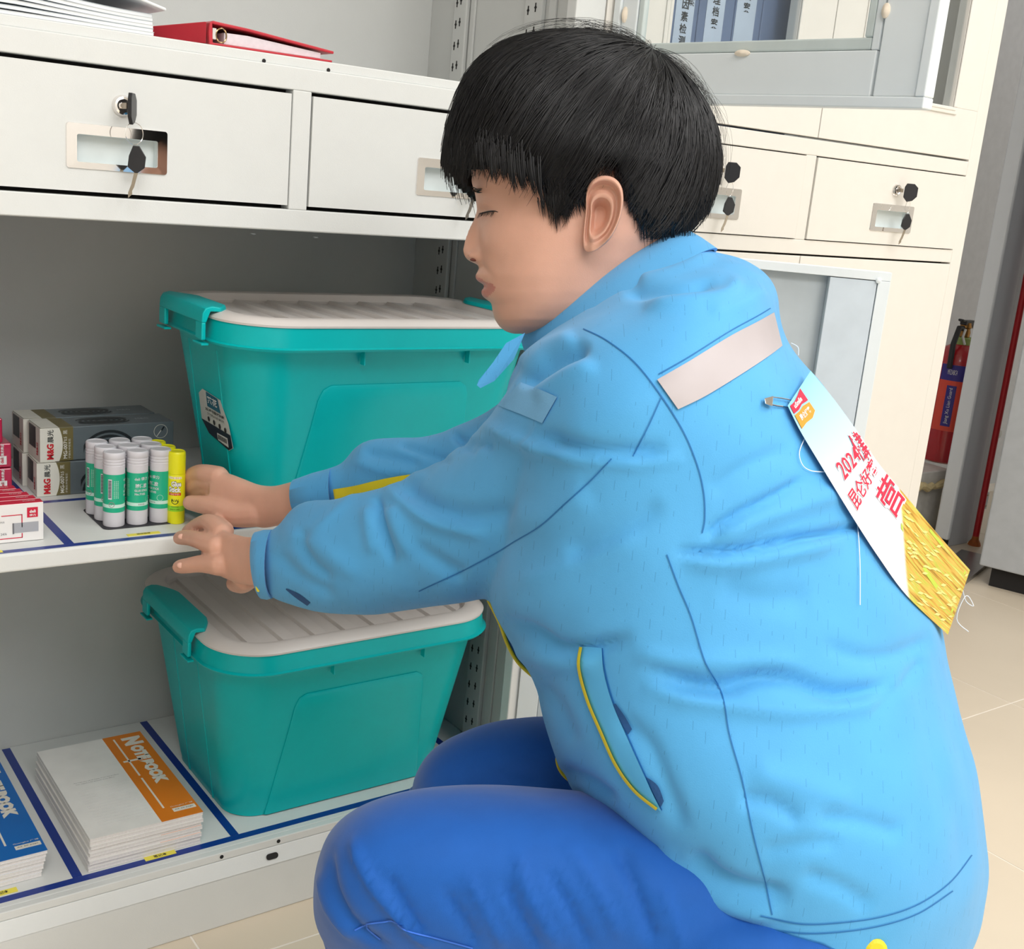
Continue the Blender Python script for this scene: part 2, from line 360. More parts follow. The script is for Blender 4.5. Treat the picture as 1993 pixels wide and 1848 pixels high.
# doors of the left cabinet, both swung open at its right edge
def leaf(par, hinge, free, z0, z1, t=0.02):
    h = np.array([hinge[0], hinge[1], 0.0]); f = np.array([free[0], free[1], 0.0]); u = f - h; L = np.linalg.norm(u); u /= L
    n = np.cross(u, (0, 0, 1));  # toward -x side (viewer)
    if n[0] > 0: n = -n
    return h, u, n, L
lh, lu, ln, LL = leaf(cabL, (1.046, -.004), (1.1, -.467), 1.104, 1.86)
door = empty('cabinet_door', tuple(lh), None, None); door.parent = cabL; door.matrix_parent_inverse = Matrix.Translation(cabL.location).inverted()
door.name = 'glass_door'
def lp(px, py, off=0.0):
    p = at_pl(px, py, lh + ln * off, ln); return (np.dot(p - lh, lu), p[2])
def lbox(mb, s0, s1, z0, z1, d0, d1, mi=0):
    P = [lh + lu * s + ln * d + np.array([0, 0, z]) for z in (z0, z1) for s, d in ((s0, d0), (s1, d0), (s1, d1), (s0, d1))]
    return mb.hexa(P, mi)
gb = lp(1500, 100)[1]; ga = lp(1232, 60)[0]; gc = lp(1695, 60)[0]
gi_b = lp(1500, 76)[1]; gi_a = lp(1243, 60)[0]; gi_c = lp(1678, 60)[0]
rl = lp(1715, 60)[0]; zr = lp(1500, 108)[1]
z0 = 1.104; zt = 1.86; e = .0006
m = MB(); lbox(m, 0, LL, z0, z0 + .012, -.02, 0.0); lbox(m, 0, LL, zt - .012, zt, -.02, 0); lbox(m, LL - .012, LL, z0 + .0121, zt - .0121, -.02, 0)
lbox(m, 0, .012, z0 + .0121, zt - .0121, -.02, 0)
lbox(m, .0121, rl - .004, z0 + .0121, gb, -.02, -.004); lbox(m, rl, LL - .0121, z0 + .0121, zt - .0121, -.02, -.003)
lbox(m, .0121, ga, gb + .0003, zt - .0121, -.02, -.004)
lbox(m, gc, rl - .003, gb + .0003, zt - .0121, -.02, -.005); lbox(m, ga, gc, zt - .06, zt - .0121, -.02, -.004)
ch(m, 'door_frame', steel_cool, door, bevel=.0015)
m = MB(); lbox(m, ga + e, gc - e, gb + e, gi_b, -.016, -.006); lbox(m, ga + e, gi_a, gi_b, zt - .061, -.016, -.006); lbox(m, gi_c, gc - e, gi_b, zt - .061, -.016, -.006)
ch(m, 'glazing_strip', mat('glazing_strip_grey', (206, 216, 214), .5), door, bevel=.002)
glass = bpy.data.materials.new('door_glass'); glass.use_nodes = True
nt = glass.node_tree; nt.nodes.clear(); out = nt.nodes.new('ShaderNodeOutputMaterial'); mx = nt.nodes.new('ShaderNodeMixShader')
tr = nt.nodes.new('ShaderNodeBsdfTransparent'); tr.inputs[0].default_value = (.93, .95, .96, 1); gl = nt.nodes.new('ShaderNodeBsdfGlossy'); gl.inputs['Roughness'].default_value = .02
lw = nt.nodes.new('ShaderNodeLayerWeight'); fz = nt.nodes.new('ShaderNodeMath'); fz.operation = 'MULTIPLY_ADD'; lw.inputs[0].default_value = .5; pw5 = nt.nodes.new('ShaderNodeMath'); pw5.operation = 'POWER'; pw5.inputs[1].default_value = 4; nt.links.new(lw.outputs['Facing'], pw5.inputs[0]); nt.links.new(pw5.outputs[0], fz.inputs[0]); fz.inputs[1].default_value = .5; fz.inputs[2].default_value = .04
nt.links.new(fz.outputs[0], mx.inputs[0]); nt.links.new(tr.outputs[0], mx.inputs[1]); nt.links.new(gl.outputs[0], mx.inputs[2]); nt.links.new(mx.outputs[0], out.inputs[0])
m = MB(); lbox(m, gi_a - .001, gi_c + .001, gi_b - .001, zt - .06, -.013, -.011); ch(m, 'glass_pane', glass, door)
putty = mat('cream_putty', (240, 226, 206), .6)
for q, a, b in (((1213, 28), .004, .010), ((1442, 103), .011, .004), ((1722, 20), .005, .008)):
    s_, z_ = lp(*q); m = MB().lathe([(.0005, 0), (.6, .25), (1, .6), (1, 1)][::-1], 14, (0, 0, 0)); 
    V = [lh + lu * (s_ + v[0] * a) + np.array([0, 0, z_ + v[1] * b]) + ln * (-.004 + .006 * (1 - v[2])) for v in m.V]
    ch(MB().add(V, m.F), 'putty_blob', putty, door, smooth=True)
# lower door
lh, lu, ln, LL = leaf(cabL, (1.0, -.0045), (1.34, -.288), 0.11, 0.917)
door2 = empty('steel_door', tuple(lh)); door2.parent = cabL; door2.matrix_parent_inverse = Matrix.Translation(cabL.location).inverted()
zt2 = lp(1700, 528)[1]; z0 = .112; s1 = lp(1710, 545)[0]; zi = lp(1600, 536)[1]; sr = lp(1613, 560)[0]
m = MB(); lbox(m, 0, LL, z0, zt2, -.02, -.0185); lbox(m, 0, LL, zi, zt2, -.0184, 0); lbox(m, 0, LL, z0, z0 + .02, -.0184, 0)
lbox(m, s1, LL, z0 + .0201, zi - .0002, -.0184, 0); lbox(m, 0, .03, z0 + .0201, zi - .0002, -.0184, 0)
ch(m, 'door_panel', steel_cool, door2, bevel=.001)
m = MB(); lbox(m, sr, s1 - .0008, z0 + .021, zi - .001, -.018, -.0012); ch(m, 'stiffener', mat('stiffener_blue_white', (206, 216, 224), .45), door2, bevel=.001)
m = MB(); lbox(m, .031, sr - .0002, z0 + .021, zi - .001, -.0182, -.0165); ch(m, 'inner_skin', mat('door_inner_grey', (186, 194, 198), .5), door2)
p = lh + lu * s1 + np.array([0, 0, zi]); m = MB().lathe([(.004, 0), (.0035, .002), (.001, .003)], 12, (0, 0, 0))
ch(MB().add([p + lu * v[0] + np.array([0, 0, v[1]]) + ln * v[2] for v in m.V], m.F), 'rivet', steel_cool, door2, smooth=True)
# ------------------------------------------------------------------ right file cabinet
steel_w = mat('painted_steel_warm', (234, 230, 222), 0.42, bump=0.12, bscale=900, var=0.01)
cabR = empty('file_cabinet', (1.48, 0.2, 0), 'cream steel file cabinet with glass doors, two locked drawers and lower doors', 'cabinet')
RX0, RX1 = 1.0385, 1.928
ch(MB().box(RX0, RX1, YB, YB + .012, 0, 1.88), 'back_panel', steel_in, cabR)
ch(MB().box(RX0, RX0 + .012, .021, YB - .0005, 0, 1.88), 'side_panel', steel_w, cabR); ch(MB().box(RX1 - .012, RX1, .021, YB - .0005, 0, 1.88), 'side_panel', steel_w, cabR)
m = MB(); m.box(RX0, RX0 + .03, 0, .0205, 0, 1.88); m.box(RX1 - .0315, RX1, 0, .0205, 0, 1.88)
m.box(RX0 + .0301, RX1 - .0316, 0, .0205, 1.0715, 1.0955); m.box(RX0 + .0301, RX1 - .0316, 0, .0205, .9185, .941)
m.box(1.4695, 1.4935, 0, .0205, .9411, 1.0714); m.box(RX0 + .0301, RX1 - .0316, 0, .0205, 0, .06); m.box(RX0 + .0301, RX1 - .0316, 0, .0205, 1.84, 1.88)
ch(m, 'face_frame', steel_w, cabR, bevel=.0012)
ch(MB().box(RX0 + .012, RX1 - .012, .022, .0235, .0601, 1.09), 'cavity', dark, cabR)
ch(MB().box(RX0 + .0125, RX1 - .0125, .024, YB - .001, 1.0775, 1.09), 'inner_shelf', steel_in, cabR)
def sl(o): return steel_w
hb = zx((1734, 425)); lkb = zx((1742, 370))
hc_ = zx((1434, 395))
_s = steel; steel = steel_w
drawer(cabR, 1.4955, 1.8945, .9425, 1.0695, hb, (.112, .046), lkb)
drawer(cabR, 1.0705, 1.4675, .9425, 1.0695, (hb[0] - .4265, hb[1]), (.112, .046), (lkb[0] - .4265, lkb[1]))
keys(lkb, .75, 'keys hanging from the lock of the far right drawer', 1.2, 1.0)
keys((lkb[0] - .4265, lkb[1]), .75, 'keys hanging beside the back of the black-haired head', 1.2, 1.0)
for a, b in ((RX0 + .032, 1.4865), (1.4885, 1.8935)):
    ch(MB().box(a, b, -.002, .0195, .063, .9155), 'lower_door', steel_w, cabR, bevel=.001)
pz = zx((1845, 207)); pl0 = zx((1302, 60))[0]; pl1 = zx((1550, 60))[0]; pr1 = zx((1878, 60))[0]; pr0 = pl1 + (pl0 - RX0) * 0 + 0.0
gap = 1.4865 - pl1
for a, b, g0, g1 in ((RX0 + .032, 1.4865, pl0, pl1), (1.4885, 1.8935, 1.4885 + gap, pr1)):
    d = MB(); zt_ = 1.83; zb_ = 1.0985; gz = pz[1]
    d.box(a, b, -.002, .0195, zb_, gz); d.box(a, b, -.002, .0195, zt_ - .06, zt_); d.box(a, g0, -.002, .0195, gz, zt_ - .06); d.box(g1, b, -.002, .0195, gz, zt_ - .06)
    o = ch(d, 'upper_door', steel_w, cabR, bevel=.0008)
    f = MB()
    for i in (0, 1):
        w_ = .012 - .006 * i; y_ = -.004 - .001 * i
        f.box(g0 - w_ , g1 + w_, y_ - .0005, -.0021, gz - w_, gz - .0002); f.box(g0 - w_, g0 - .0002, y_ - .0005, -.0021, gz, zt_ - .061); f.box(g1 + .0002, g1 + w_, y_ - .0005, -.0021, gz, zt_ - .061)
    ch(f, 'glazing_bead', steel_w, o, bevel=.0015)
    ch(MB().box(g0 - .002, g1 + .002, .004, .006, gz - .002, zt_ - .058), 'glass_pane', glass, o)
m = MB().box(pl0 - .06, pl1 + .03, .02, .0215, 1.0985, 1.83); 
steel = _s
# folders behind the glass
fold = mat('folder_blue_grey', (120, 136, 168), .5, var=.08, nscale=12)
fy = .05; fz0 = 1.0915
def fx(px): return at_y(px, 40, fy)[0]
fxs = [(fx(1290), fx(1358) - .001, ), (fx(1358), fx(1428) - .001), (fx(1428), fx(1482) - .001), (fx(1482), fx(1560) - .001)]
lab = [(fx(1312), fx(1348)), (fx(1372), fx(1407)), (fx(1430), fx(1468)), None]
tx = ['危害因素检测', '管理档案', '档案', None]
nm = ['blue folder nearest the left glass edge, label strip of hazard testing records', 'blue folder with a management records label behind cabinet glass', 'blue folder with a short two-character label behind cabinet glass', 'plain blue-grey folder without spine label behind cabinet glass']
for i, (a, b) in enumerate(fxs):
    ro = empty('file_folder', ((a + b) / 2, fy + .1, fz0), nm[i], 'folder', 'file folders behind the glass')
    bo = ch(MB().box(a, b, fy, fy + .24, fz0, 1.42), 'folder_body', fold, ro, bevel=.002)
    if lab[i]:
        l = ch(MB().box(lab[i][0], lab[i][1], fy - .0008, fy - .0002, fz0 + .01, 1.40), 'spine_label', mat('label_pale_blue', (214, 224, 240), .5), ro)
        mb = MB(); s = tx[i]
        zs = {0: at_y(1320, 78, fy)[2], 1: at_y(1395, 47, fy)[2], 2: at_y(1455, 15, fy)[2]}[i]; st = .0165
        for k, c in enumerate(s[::-1]): txt_mb(mb, c, .0135, plane_fn(((lab[i][0] * (.5) + lab[i][1] * .5), fy - .0012, zs + st * k), X_, Z_), bold=.015)
        if i == 0:
            for k, c in enumerate('案档'): txt_mb(mb, c, .0125, plane_fn((lab[i][1] - .008, fy - .0012, zs + .055 + st * k), X_, Z_))
        ch(mb, 'label_text', ink, l)
# ------------------------------------------------------------------ storage boxes
def rr_ring(x0, x1, y0, y1, r, z, n=16):
    return [(p[0], p[1], z) for p in rrect(x0, x1, y0, y1, r, n)]
def rings(mb, R, cap0=False, cap1=False, mi=0):
    n = len(R[0]); V = [p for r in R for p in r]; Fc = []
    for i in range(len(R) - 1):
        for k in range(n):
            a, b = i * n + k, i * n + (k + 1) % n; Fc.append((a, b, b + n, a + n))
    if cap0: Fc.append(tuple(range(n))[::-1])
    if cap1: Fc.append(tuple(range((len(R) - 1) * n, len(R) * n)))
    return mb.add(V, Fc, mi)
def storage_box(x0, x1, y0, y1, zb, zl, label, sticker=False):
    w, d = x1 - x0, y1 - y0; cx, cy = (x0 + x1) / 2, (y0 + y1) / 2
    root = empty('storage_box', (cx, cy, zb), label, 'storage box', 'teal storage boxes with white lids')
    tx, ty = .036, .052           # taper each side at the foot
    def RG(ins, z, r): return rr_ring(x0 + ins * tx + .014, x1 - ins * tx - .014, y0 + ins * ty + .014, y1 - ins * ty - .014, r, z)
    H = zl - zb
    mb = MB(); R = [RG(1.06, zb + .003, .045), RG(1.03, zb, .045)]
    R = [RG(1.1, zb + .001, .03)] + [RG(1, zb + .0005, .046), RG(.985, zb + .004, .05)]
    for t in np.linspace(.06, .97, 10): R.append(RG(.98 - .9 * t, zb + H * t, .05 + .012 * t))
    R.append(RG(.02, zl - .002, .064))
    R.append(rr_ring(x0, x1, y0, y1, .078, zl - .001)); R.append(rr_ring(x0 - .002, x1 + .002, y0 - .002, y1 + .002, .08, zl + .002))
    R.append(rr_ring(x0 + .002, x1 - .002, y0 + .002, y1 - .002, .078, zl + .0035)); R.append(rr_ring(x0 + .005, x1 - .005, y0 + .005, y1 - .005, .075, zl + .026))
    R.append(rr_ring(x0 + .009, x1 - .009, y0 + .009, y1 - .009, .072, zl + .026))
    rings(mb, R, cap0=True); ch(mb, 'box_body', teal, root, smooth=True)
    # embossed arch on the front and a rib pair on the left side
    def front(sx, t, off=0.0):     # sx in -1..1 along front, t height fraction
        ins = .98 - .9 * t; return np.array([cx + sx * (w / 2 - .06), y0 + ins * ty + .014 - off, zb + H * t])
    arch = []
    aw0, aw1, tt = .78, .64, .80
    pts = [(-aw0, .006), (-aw1 - .03, .55), (-aw1 - .0, .72), (-aw1 + .03, .775), (-aw1 + .09, .80), (aw1 - .09, .80), (aw1 - .03, .775), (aw1, .72), (aw1 + .03, .55), (aw0, .006)]
    mb = MB(); n = len(pts)
    c0 = [front(a, b, -.001) for a, b in pts]; c1 = [front(a, b, .0012) for a, b in pts]; c2 = [front(a * .975, b * .985 + .002, .0032) for a, b in pts]
    V = c0 + c1 + c2; Fc = []
    for r in range(2):
        for i in range(n - 1): Fc.append((r * n + i, r * n + n + i, r * n + n + i + 1, r * n + i + 1))
    for i in range(n // 2 - 1): Fc.append((2 * n + i, 2 * n + n - 1 - i, 2 * n + n - 2 - i, 2 * n + i + 1))
    Fc.append((0, n - 1, 2 * n - 1, n)); Fc.append((n, 2 * n - 1, 3 * n - 1, 2 * n))
    ch(mb.add(V, Fc), 'embossed_panel', teal, root, smooth=True)
    for sy in (-1, 1):
        mb = MB()
        for i in range(12):
            t0 = i / 12 * .93; t1 = (i + 1) / 12 * .93
            for t_, nm_ in ((t0, 0),): pass
            def side(t, dy, off): return (x0 + (.98 - .9 * t) * tx + .014 - off, cy + sy * .045 + dy, zb + H * t + .002)
            P = [side(t0, -.004, -.001), side(t0, .004, -.001), side(t0, .002, .0008), side(t0, -.002, .0008), side(t1, -.004, -.001), side(t1, .004, -.001), side(t1, .002, .0008), side(t1, -.002, .0008)]
            mb.hexa(P)
        ch(mb, 'side_rib', teal, root)
    mb = MB()
    for sx in (-.35, .55):
        p = front(sx, .97); mb.box(p[0] - .0008, p[0] + .0008, p[1] - .010, p[1], p[2] - .012, p[2] + .004)
    tag(ch(mb, 'rim_gussets', teal, root), kind='stuff')
    # lid
    zt = zl + .031; LR = []
    a = .004
    for ins, z, r in ((.010, zl + .0262, .071), (.0035, zl + .0264, .0765), (.003, zl + .029, .077), (.006, zt + .001, .074), (.012, zt + .004, .068), (.022, zt + .0045, .06), (.029, zt + .0038, .0535), (.0305, zt + .003, .052), (.0315, zt - .006, .051), (.036, zt - .0088, .046)):
        LR.append(rr_ring(x0 + ins, x1 - ins, y0 + ins, y1 - ins, r, z))
    mb = MB(); rings(mb, LR)
    # recessed panel with cross ridges: columns at the ridge edges, each clipped to the rounded outline
    q0 = .0335; rr_c = .049; X0, X1, Y0, Y1 = x0 + q0, x1 - q0, y0 + q0, y1 - q0
    xs = set(np.linspace(X0, X1, 60)); k = 0
    xr = X0 + .022
    prof = []
    while xr < X1 - .01:
        prof.append(xr); xs |= {xr, xr + .0015, xr + .022, xr + .0235}; xr += .046
    xs = sorted(x for x in xs if X0 <= x <= X1)
    def rh(x):
        for p in prof:
            if p <= x <= p + .0235:
                return .0048 * (min(1, (x - p) / .0015) if x < p + .0015 else 1 - .35 * (x - p - .0015) / .0205 if x < p + .022 else .65 * max(0, (p + .0235 - x) / .0015))
        return 0.0
    def yext(x):
        e = min(x - X0, X1 - x); cut = 0 if e >= rr_c else rr_c - math.sqrt(max(0, rr_c ** 2 - (rr_c - e) ** 2)); return Y0 + cut, Y1 - cut
    V = []; Fc = []
    for x in xs:
        ya_, yb2 = yext(x); zb2 = zt - .0085
        for f_, hz in ((0, .0), (.012, 0), (.03, 1), (.97, 1), (.988, 0), (1, 0)): V.append((x, ya_ + (yb2 - ya_) * f_, zb2 + hz * rh(x)))
    for i in range(len(xs) - 1):
        for j in range(5): a2 = i * 6 + j; Fc.append((a2, a2 + 6, a2 + 7, a2 + 1))
    ld = ch(mb, 'lid', lidm, root, smooth=True)
    rp_ = ch(MB().add(V, Fc), 'ridged_panel', lidm, ld); shade(rp_, .25)
    # latches on the short ends
    for sgn, ex in ((-1, x0), (1, x1)):
        mb = MB(); L = .088 * d / .36
        def Q(u, out, z): return (ex + sgn * out, cy + u, z)
        # top bar: arched outline towards the lid, rounded over the edge
        N = 14; prof = []
        for i in range(N + 1):
            u = -L + 2 * L * i / N; q = 1 - (u / L) ** 2; inn = -.014 - .018 * min(1, q * 1.6)
            prof.append([Q(u, inn, zt + .0035), Q(u, inn + .002, zt + .0085), Q(u, -.003, zt + .010), Q(u, .005, zt + .008), Q(u, .0085, zt + .002), Q(u, .0095, zt - .009), Q(u, .004, zt - .009), Q(u, -.001, zt + .004)])
        V = [p for r in prof for p in r]; k = 8; Fc = []
        for i in range(N):
            for j in range(k): Fc.append((i * k + j, i * k + (j + 1) % k, (i + 1) * k + (j + 1) % k, (i + 1) * k + j))
        Fc.append(tuple(range(k))[::-1]); Fc.append(tuple(N * k + j for j in range(k)))
        if sgn > 0: Fc = [f[::-1] for f in Fc]
        mb.add(V, Fc); la = ch(mb, 'latch', teal, root, bevel=.0012)
        shade(la)
        for s2 in (-1, 1):
            u0, u1 = sorted((s2 * L, s2 * (L - .020)))
            m2 = MB(); xs = sorted((ex + sgn * .0042, ex + sgn * .0095)); m2.box(xs[0], xs[1], cy + u0, cy + u1, zl + .002, zt - .0085)
            ch(m2, 'latch_leg', teal, la, bevel=.0015)
            m2 = MB(); xs = sorted((ex + sgn * .0022, ex + sgn * .011)); m2.box(xs[0], xs[1], cy + u0 - .004, cy + u1 + .004, zl - .0035, zl - .001)
            ch(m2, 'hinge_lug', teal, la, bevel=.0006)
        m2 = MB(); xs = sorted((ex + sgn * -.004, ex + sgn * .0015)); m2.box(xs[0], xs[1], cy - L + .021, cy + L - .021, zl + .0265, zt - .001)
        ch(m2, 'lid_tongue', lidm, la)
    if sticker:
        st = [at_x(*q, x0 + .03) for q in ((395, 768), (410, 762), (430, 773), (447, 872), (434, 876), (400, 852), (391, 830), (390, 795))]
        def sd(y, z, off):
            t = (z - zb) / H; return (x0 + (.98 - .9 * t) * tx + .014 - off, y, z)
        ys = [p[1] for p in st]; zs = [p[2] for p in st]; ya, yb_, za, zc = max(ys), min(ys), min(zs), max(zs)
        def SF(off): return lambda u, v: np.array(sd((ya + yb_) / 2 - u, (za + zc) / 2 + v, off))
        hw, hh = (ya - yb_) / 2, (zc - za) / 2
        shp = [(-hw, hh * .75), (-hw * .7, hh), (hw * .45, hh * .9), (hw * .85, hh * .1), (hw, -hh * .8), (hw * .7, -hh), (-hw * .55, -hh * .75), (-hw, -hh * .3)]
        def poly(mb, P, off, mi=0):
            f0, f1 = SF(off), SF(off + .0002); n = len(P); mb.add([f0(*p) for p in P] + [f1(*p) for p in P], [tuple(range(n, 2 * n))[::-1]] + [(i, (i + 1) % n, n + (i + 1) % n, n + i) for i in range(n)], mi)
        mb = MB(); poly(mb, [(-x, y) for x, y in shp][::-1] if False else shp, .0006); so = ch(mb, 'sticker', mat('sticker_grey', (196, 202, 200), .4), root)
        mb = MB()
        poly(mb, [(-hw * .45, hh * .96), (hw * .3, hh * .9), (hw * .42, hh * .35), (-hw * .45, hh * .38)], .0012, 0)
        poly(mb, [(-hw * .98, -hh * .28), (hw * .93, -hh * .32), (hw * .98, -hh * .8), (hw * .7, -hh * .98), (-hw * .55, -hh * .74)], .0012, 1)
        poly(mb, [(hw * .05, -hh * .52), (hw * .72, -hh * .5), (hw * .74, -hh * .86), (hw * .08, -hh * .8)], .0016, 2)
        for k in range(4): txt_mb(mb, '●', hh * .2, (lambda f: (lambda u, v: f(u, v)))(SF(.0016)), mi=3, off=(-hw * .45 + hw * .36 * k, -hh * .13 - .001 * k))
        txt_mb(mb, '茶花', hh * .3, SF(.002), mi=4, bold=.02, off=(-hw * .05, hh * .68), w=hw * .66)
        txt_mb(mb, '25L多功能收纳箱', hh * .13, SF(.0016), mi=3, bold=.02, off=(hw * .02, hh * .25), w=hw * 1.25)
        txt_mb(mb, 'STORAGE BOX', hh * .09, SF(.0016), mi=3, off=(hw * .05, hh * .08), w=hw * 1.1)
        for k in range(9): poly(mb, [(hw * (.12 + .065 * k), -hh * .56), (hw * (.15 + .065 * k), -hh * .56), (hw * (.15 + .065 * k), -hh * .74), (hw * (.12 + .065 * k), -hh * .74)], .002, 3)
        ms_ = [mat('sticker_blue', (20, 96, 120), .4), mat('sticker_navy', (20, 34, 52), .4), mat('sticker_white', (210, 214, 214), .4), ink, mat('sticker_text_white', (226, 232, 234), .4)]
        ch(mb, 'sticker_print', ink, so, mats=ms_)
    return root
LOWBOX = (.536, .972, .006, .372, BOT_Z + .0004, .347)
UPBOX = (.510, .965, -.062, .228, SHELF_Z + .0004, .780)
storage_box(*LOWBOX, 'teal storage box on the bottom shelf beside the orange notebooks')
storage_box(*UPBOX, 'teal storage box with a paper sticker on its end, on the middle shelf', sticker=True)
# ------------------------------------------------------------------ glue sticks
green = mat('glue_label_green', (30, 178, 138), .35, var=.01); gw = mat('glue_white', (214, 212, 218), .35, var=.01)
yg = mat('glue_yellow', (236, 232, 20), .35, var=.01); lime = mat('glue_lime', (150, 222, 40), .35); redl = mat('glue_red', (216, 60, 30), .4); mint = mat('pale_mint', (206, 238, 226), .4)
def cylfn(r, a0, z0=0.0):   # text on a cylinder; x arc length
    return lambda x, y: np.array([r * math.cos(a0 + x / r), r * math.sin(a0 + x / r), z0 + y])
def arcpatch(mb, r, a0, a1, z0, z1, mi, n=6):
    V = []; 
    for i in range(n + 1):
        a = a0 + (a1 - a0) * i / n
        for z in (z0, z1): V.append((r * math.cos(a), r * math.sin(a), z))
    mb.add(V, [(2 * i, 2 * i + 2, 2 * i + 3, 2 * i + 1) for i in range(n)], mi)
def glue_white():
    r = .0125; H = .090
    root = empty('glue_stick', (0, 0, 0))
    b = MB().lathe([(r * .97, 0), (r, .001), (r, .017), (r * .985, .0175), (r * .985, .064), (r * .97, .0645)], 40, flute=1, fl=(.0005, .0172)); b.build('tube', gw, root, smooth=True)
    c = MB().lathe([(r * 1.0, .0642), (r * 1.0, .074), (r * .965, .0745), (r * .965, .0752), (r * 1.0, .0757), (r * 1.0, .0775), (r * .965, .078), (r * .965, .0787), (r * 1.0, .0792), (r * 1.0, .081), (r * .97, .0814), (r * .97, .082), (r, .0825), (r, .0885), (r * .95, .0896), (r * .9, .09), (r * .86, .0893), (r * .5, .0893)], 40)
    c.build('cap', gw, root, smooth=True)
    l = MB().lathe([(r * .986, .0178), (r * 1.0, .0179), (r * 1.0, .0638), (r * .986, .064)], 40); lo = l.build('wrap_label', green, root, smooth=True)
    t = MB(); f = lambda a, z: cylfn(r * 1.006, a, z); a0 = math.radians(-128)
    V = []; t.lathe([(r * 1.003, .0235), (r * 1.004, .0236), (r * 1.004, .0275), (r * 1.003, .0276)], 40, mi=1)
    txt_mb(t, 'deli 得力', .0044, f(a0, .057), mi=0, bold=.02); txt_mb(t, '固体胶', .0055, f(a0, .0485), mi=0, bold=.03, w=.014)
    txt_mb(t, 'GLUE STICK', .0028, f(a0, .0427), mi=0, bold=.03, w=.0165); txt_mb(t, 'No.7102', .0028, f(a0 - .12, .0383), mi=0, bold=.03)
    txt_mb(t, '●', .0075, f(a0 + .75, .0315), mi=1); txt_mb(t, '安全环保', .0018, f(a0, .0255), mi=3)
    a1 = a0 - 1.9
    arcpatch(t, r * 1.006, a1 - .28, a1 + .08, .034, .0585, 0)
    for k in range(12): arcpatch(t, r * 1.012, a1 - .25, a1 + .03, .036 + .0018 * k, .0371 + .0018 * k, 2)
    for k in range(3): txt_mb(t, '本品适用于纸张等粘合', .0014, (lambda g: (lambda x, y: g(-y, x)))(f(a1 + .3 + .17 * k, .046)), mi=1, w=.022)
    txt_mb(t, '●', .0068, f(a1 + .05, .0275), mi=0); txt_mb(t, '⊘', .0064, cylfn(r * 1.014, a1 + .05, .0275), mi=3)
    t.build('label_print', gw, lo, mats=[gw, mint, ink, mat('maroon_print', (120, 40, 60), .5)])
    return root
def glue_yellow():
    r = .0104; root = empty('glue_stick', (0, 0, 0))
    MB().lathe([(r * .97, 0), (r, .001), (r, .0145), (r * .985, .015), (r * .985, .062)], 36, flute=1, fl=(.0005, .0148)).build('tube', yg, root, smooth=True)
    MB().lathe([(r, .0622), (r, .086), (r * .97, .0885), (r * .88, .0895), (r * .8, .0888), (r * .5, .0888)], 36).build('cap', yg, root, smooth=True)
    l = MB().lathe([(r * .987, .0158), (r * 1.0, .0159), (r * 1.0, .0228), (r * 1.0, .0232), (r, .0612), (r * .987, .0615)], 36); lo = l.build('wrap_label', yg, root, smooth=True)
    t = MB(); f = lambda a, z, k=1.006: cylfn(r * k, a, z); a0 = math.radians(-118)
    t.lathe([(r * 1.002, .0159), (r * 1.003, .016), (r * 1.003, .0225), (r * 1.002, .0226)], 36, mi=1)
    arcpatch(t, r * 1.006, a0 - .85, a0 + .75, .0565, .0595, 0); txt_mb(t, 'quality adhesive', .0014, f(a0, .058, 1.012), mi=3, w=.013)
    txt_mb(t, 'Glue', .0078, f(a0 + .12, .0505, 1.006), mi=4, bold=.09, w=.013); txt_mb(t, 'Glue', .0066, f(a0 + .12, .0505, 1.014), mi=2, bold=.04, w=.0122)
    txt_mb(t, 'Stick', .0078, f(a0 - .05, .0435, 1.006), mi=4, bold=.09, w=.0162); txt_mb(t, 'Stick', .0066, f(a0 - .05, .0435, 1.014), mi=2, bold=.04, w=.0152)
    arcpatch(t, r * 1.006, a0 - .8, a0 + .7, .036, .0392, 3); txt_mb(t, 'Strong Adhesive', .0016, f(a0 - .03, .0376, 1.012), mi=2, w=.0125)
    ring = [(math.cos(q) , math.sin(q)) for q in np.linspace(0, 2 * math.pi, 25)]
    V = [f(a0, .0295)(x * s, y * s) for x, y in ring for s in (.0036, .0046)]; t.add(V, [(2 * i, 2 * i + 2, 2 * i + 3, 2 * i + 1)[::-1] for i in range(10, 24)], 5)
    txt_mb(t, 'AW', .0036, f(a0, .0295), mi=5, bold=.02); txt_mb(t, 'NON-TOXIC', .0014, f(a0, .0218), mi=5, w=.009, bold=.02); txt_mb(t, 'MADE IN CHINA', .0014, f(a0, .0185), mi=5, w=.011, bold=.02)
    t.build('label_print', gw, lo, mats=[mat('cream', (246, 240, 220), .4), lime, mat('pure_white', (248, 248, 248), .4), redl, mat('outline_brown', (70, 60, 30), .5), mat('olive_print', (60, 80, 10), .5)])
    return root
def dup(root, loc, rz=0.0):
    def cp(o, par):
        c = o.copy(); COL.objects.link(c); c.parent = par
        for k in [q for q in bpy.data.objects if q.parent == o]: cp(k, c)
        return c
    c = cp(root, None); c.location = loc; c.rotation_euler = (0, 0, rz); return c
gA = glue_white(); first = True
p0 = at_z(226, 1027, SHELF_Z); dxg = .0268; dyg = .0275
rown = ['front', 'middle', 'back']; coln = ['left', 'centre', 'right']
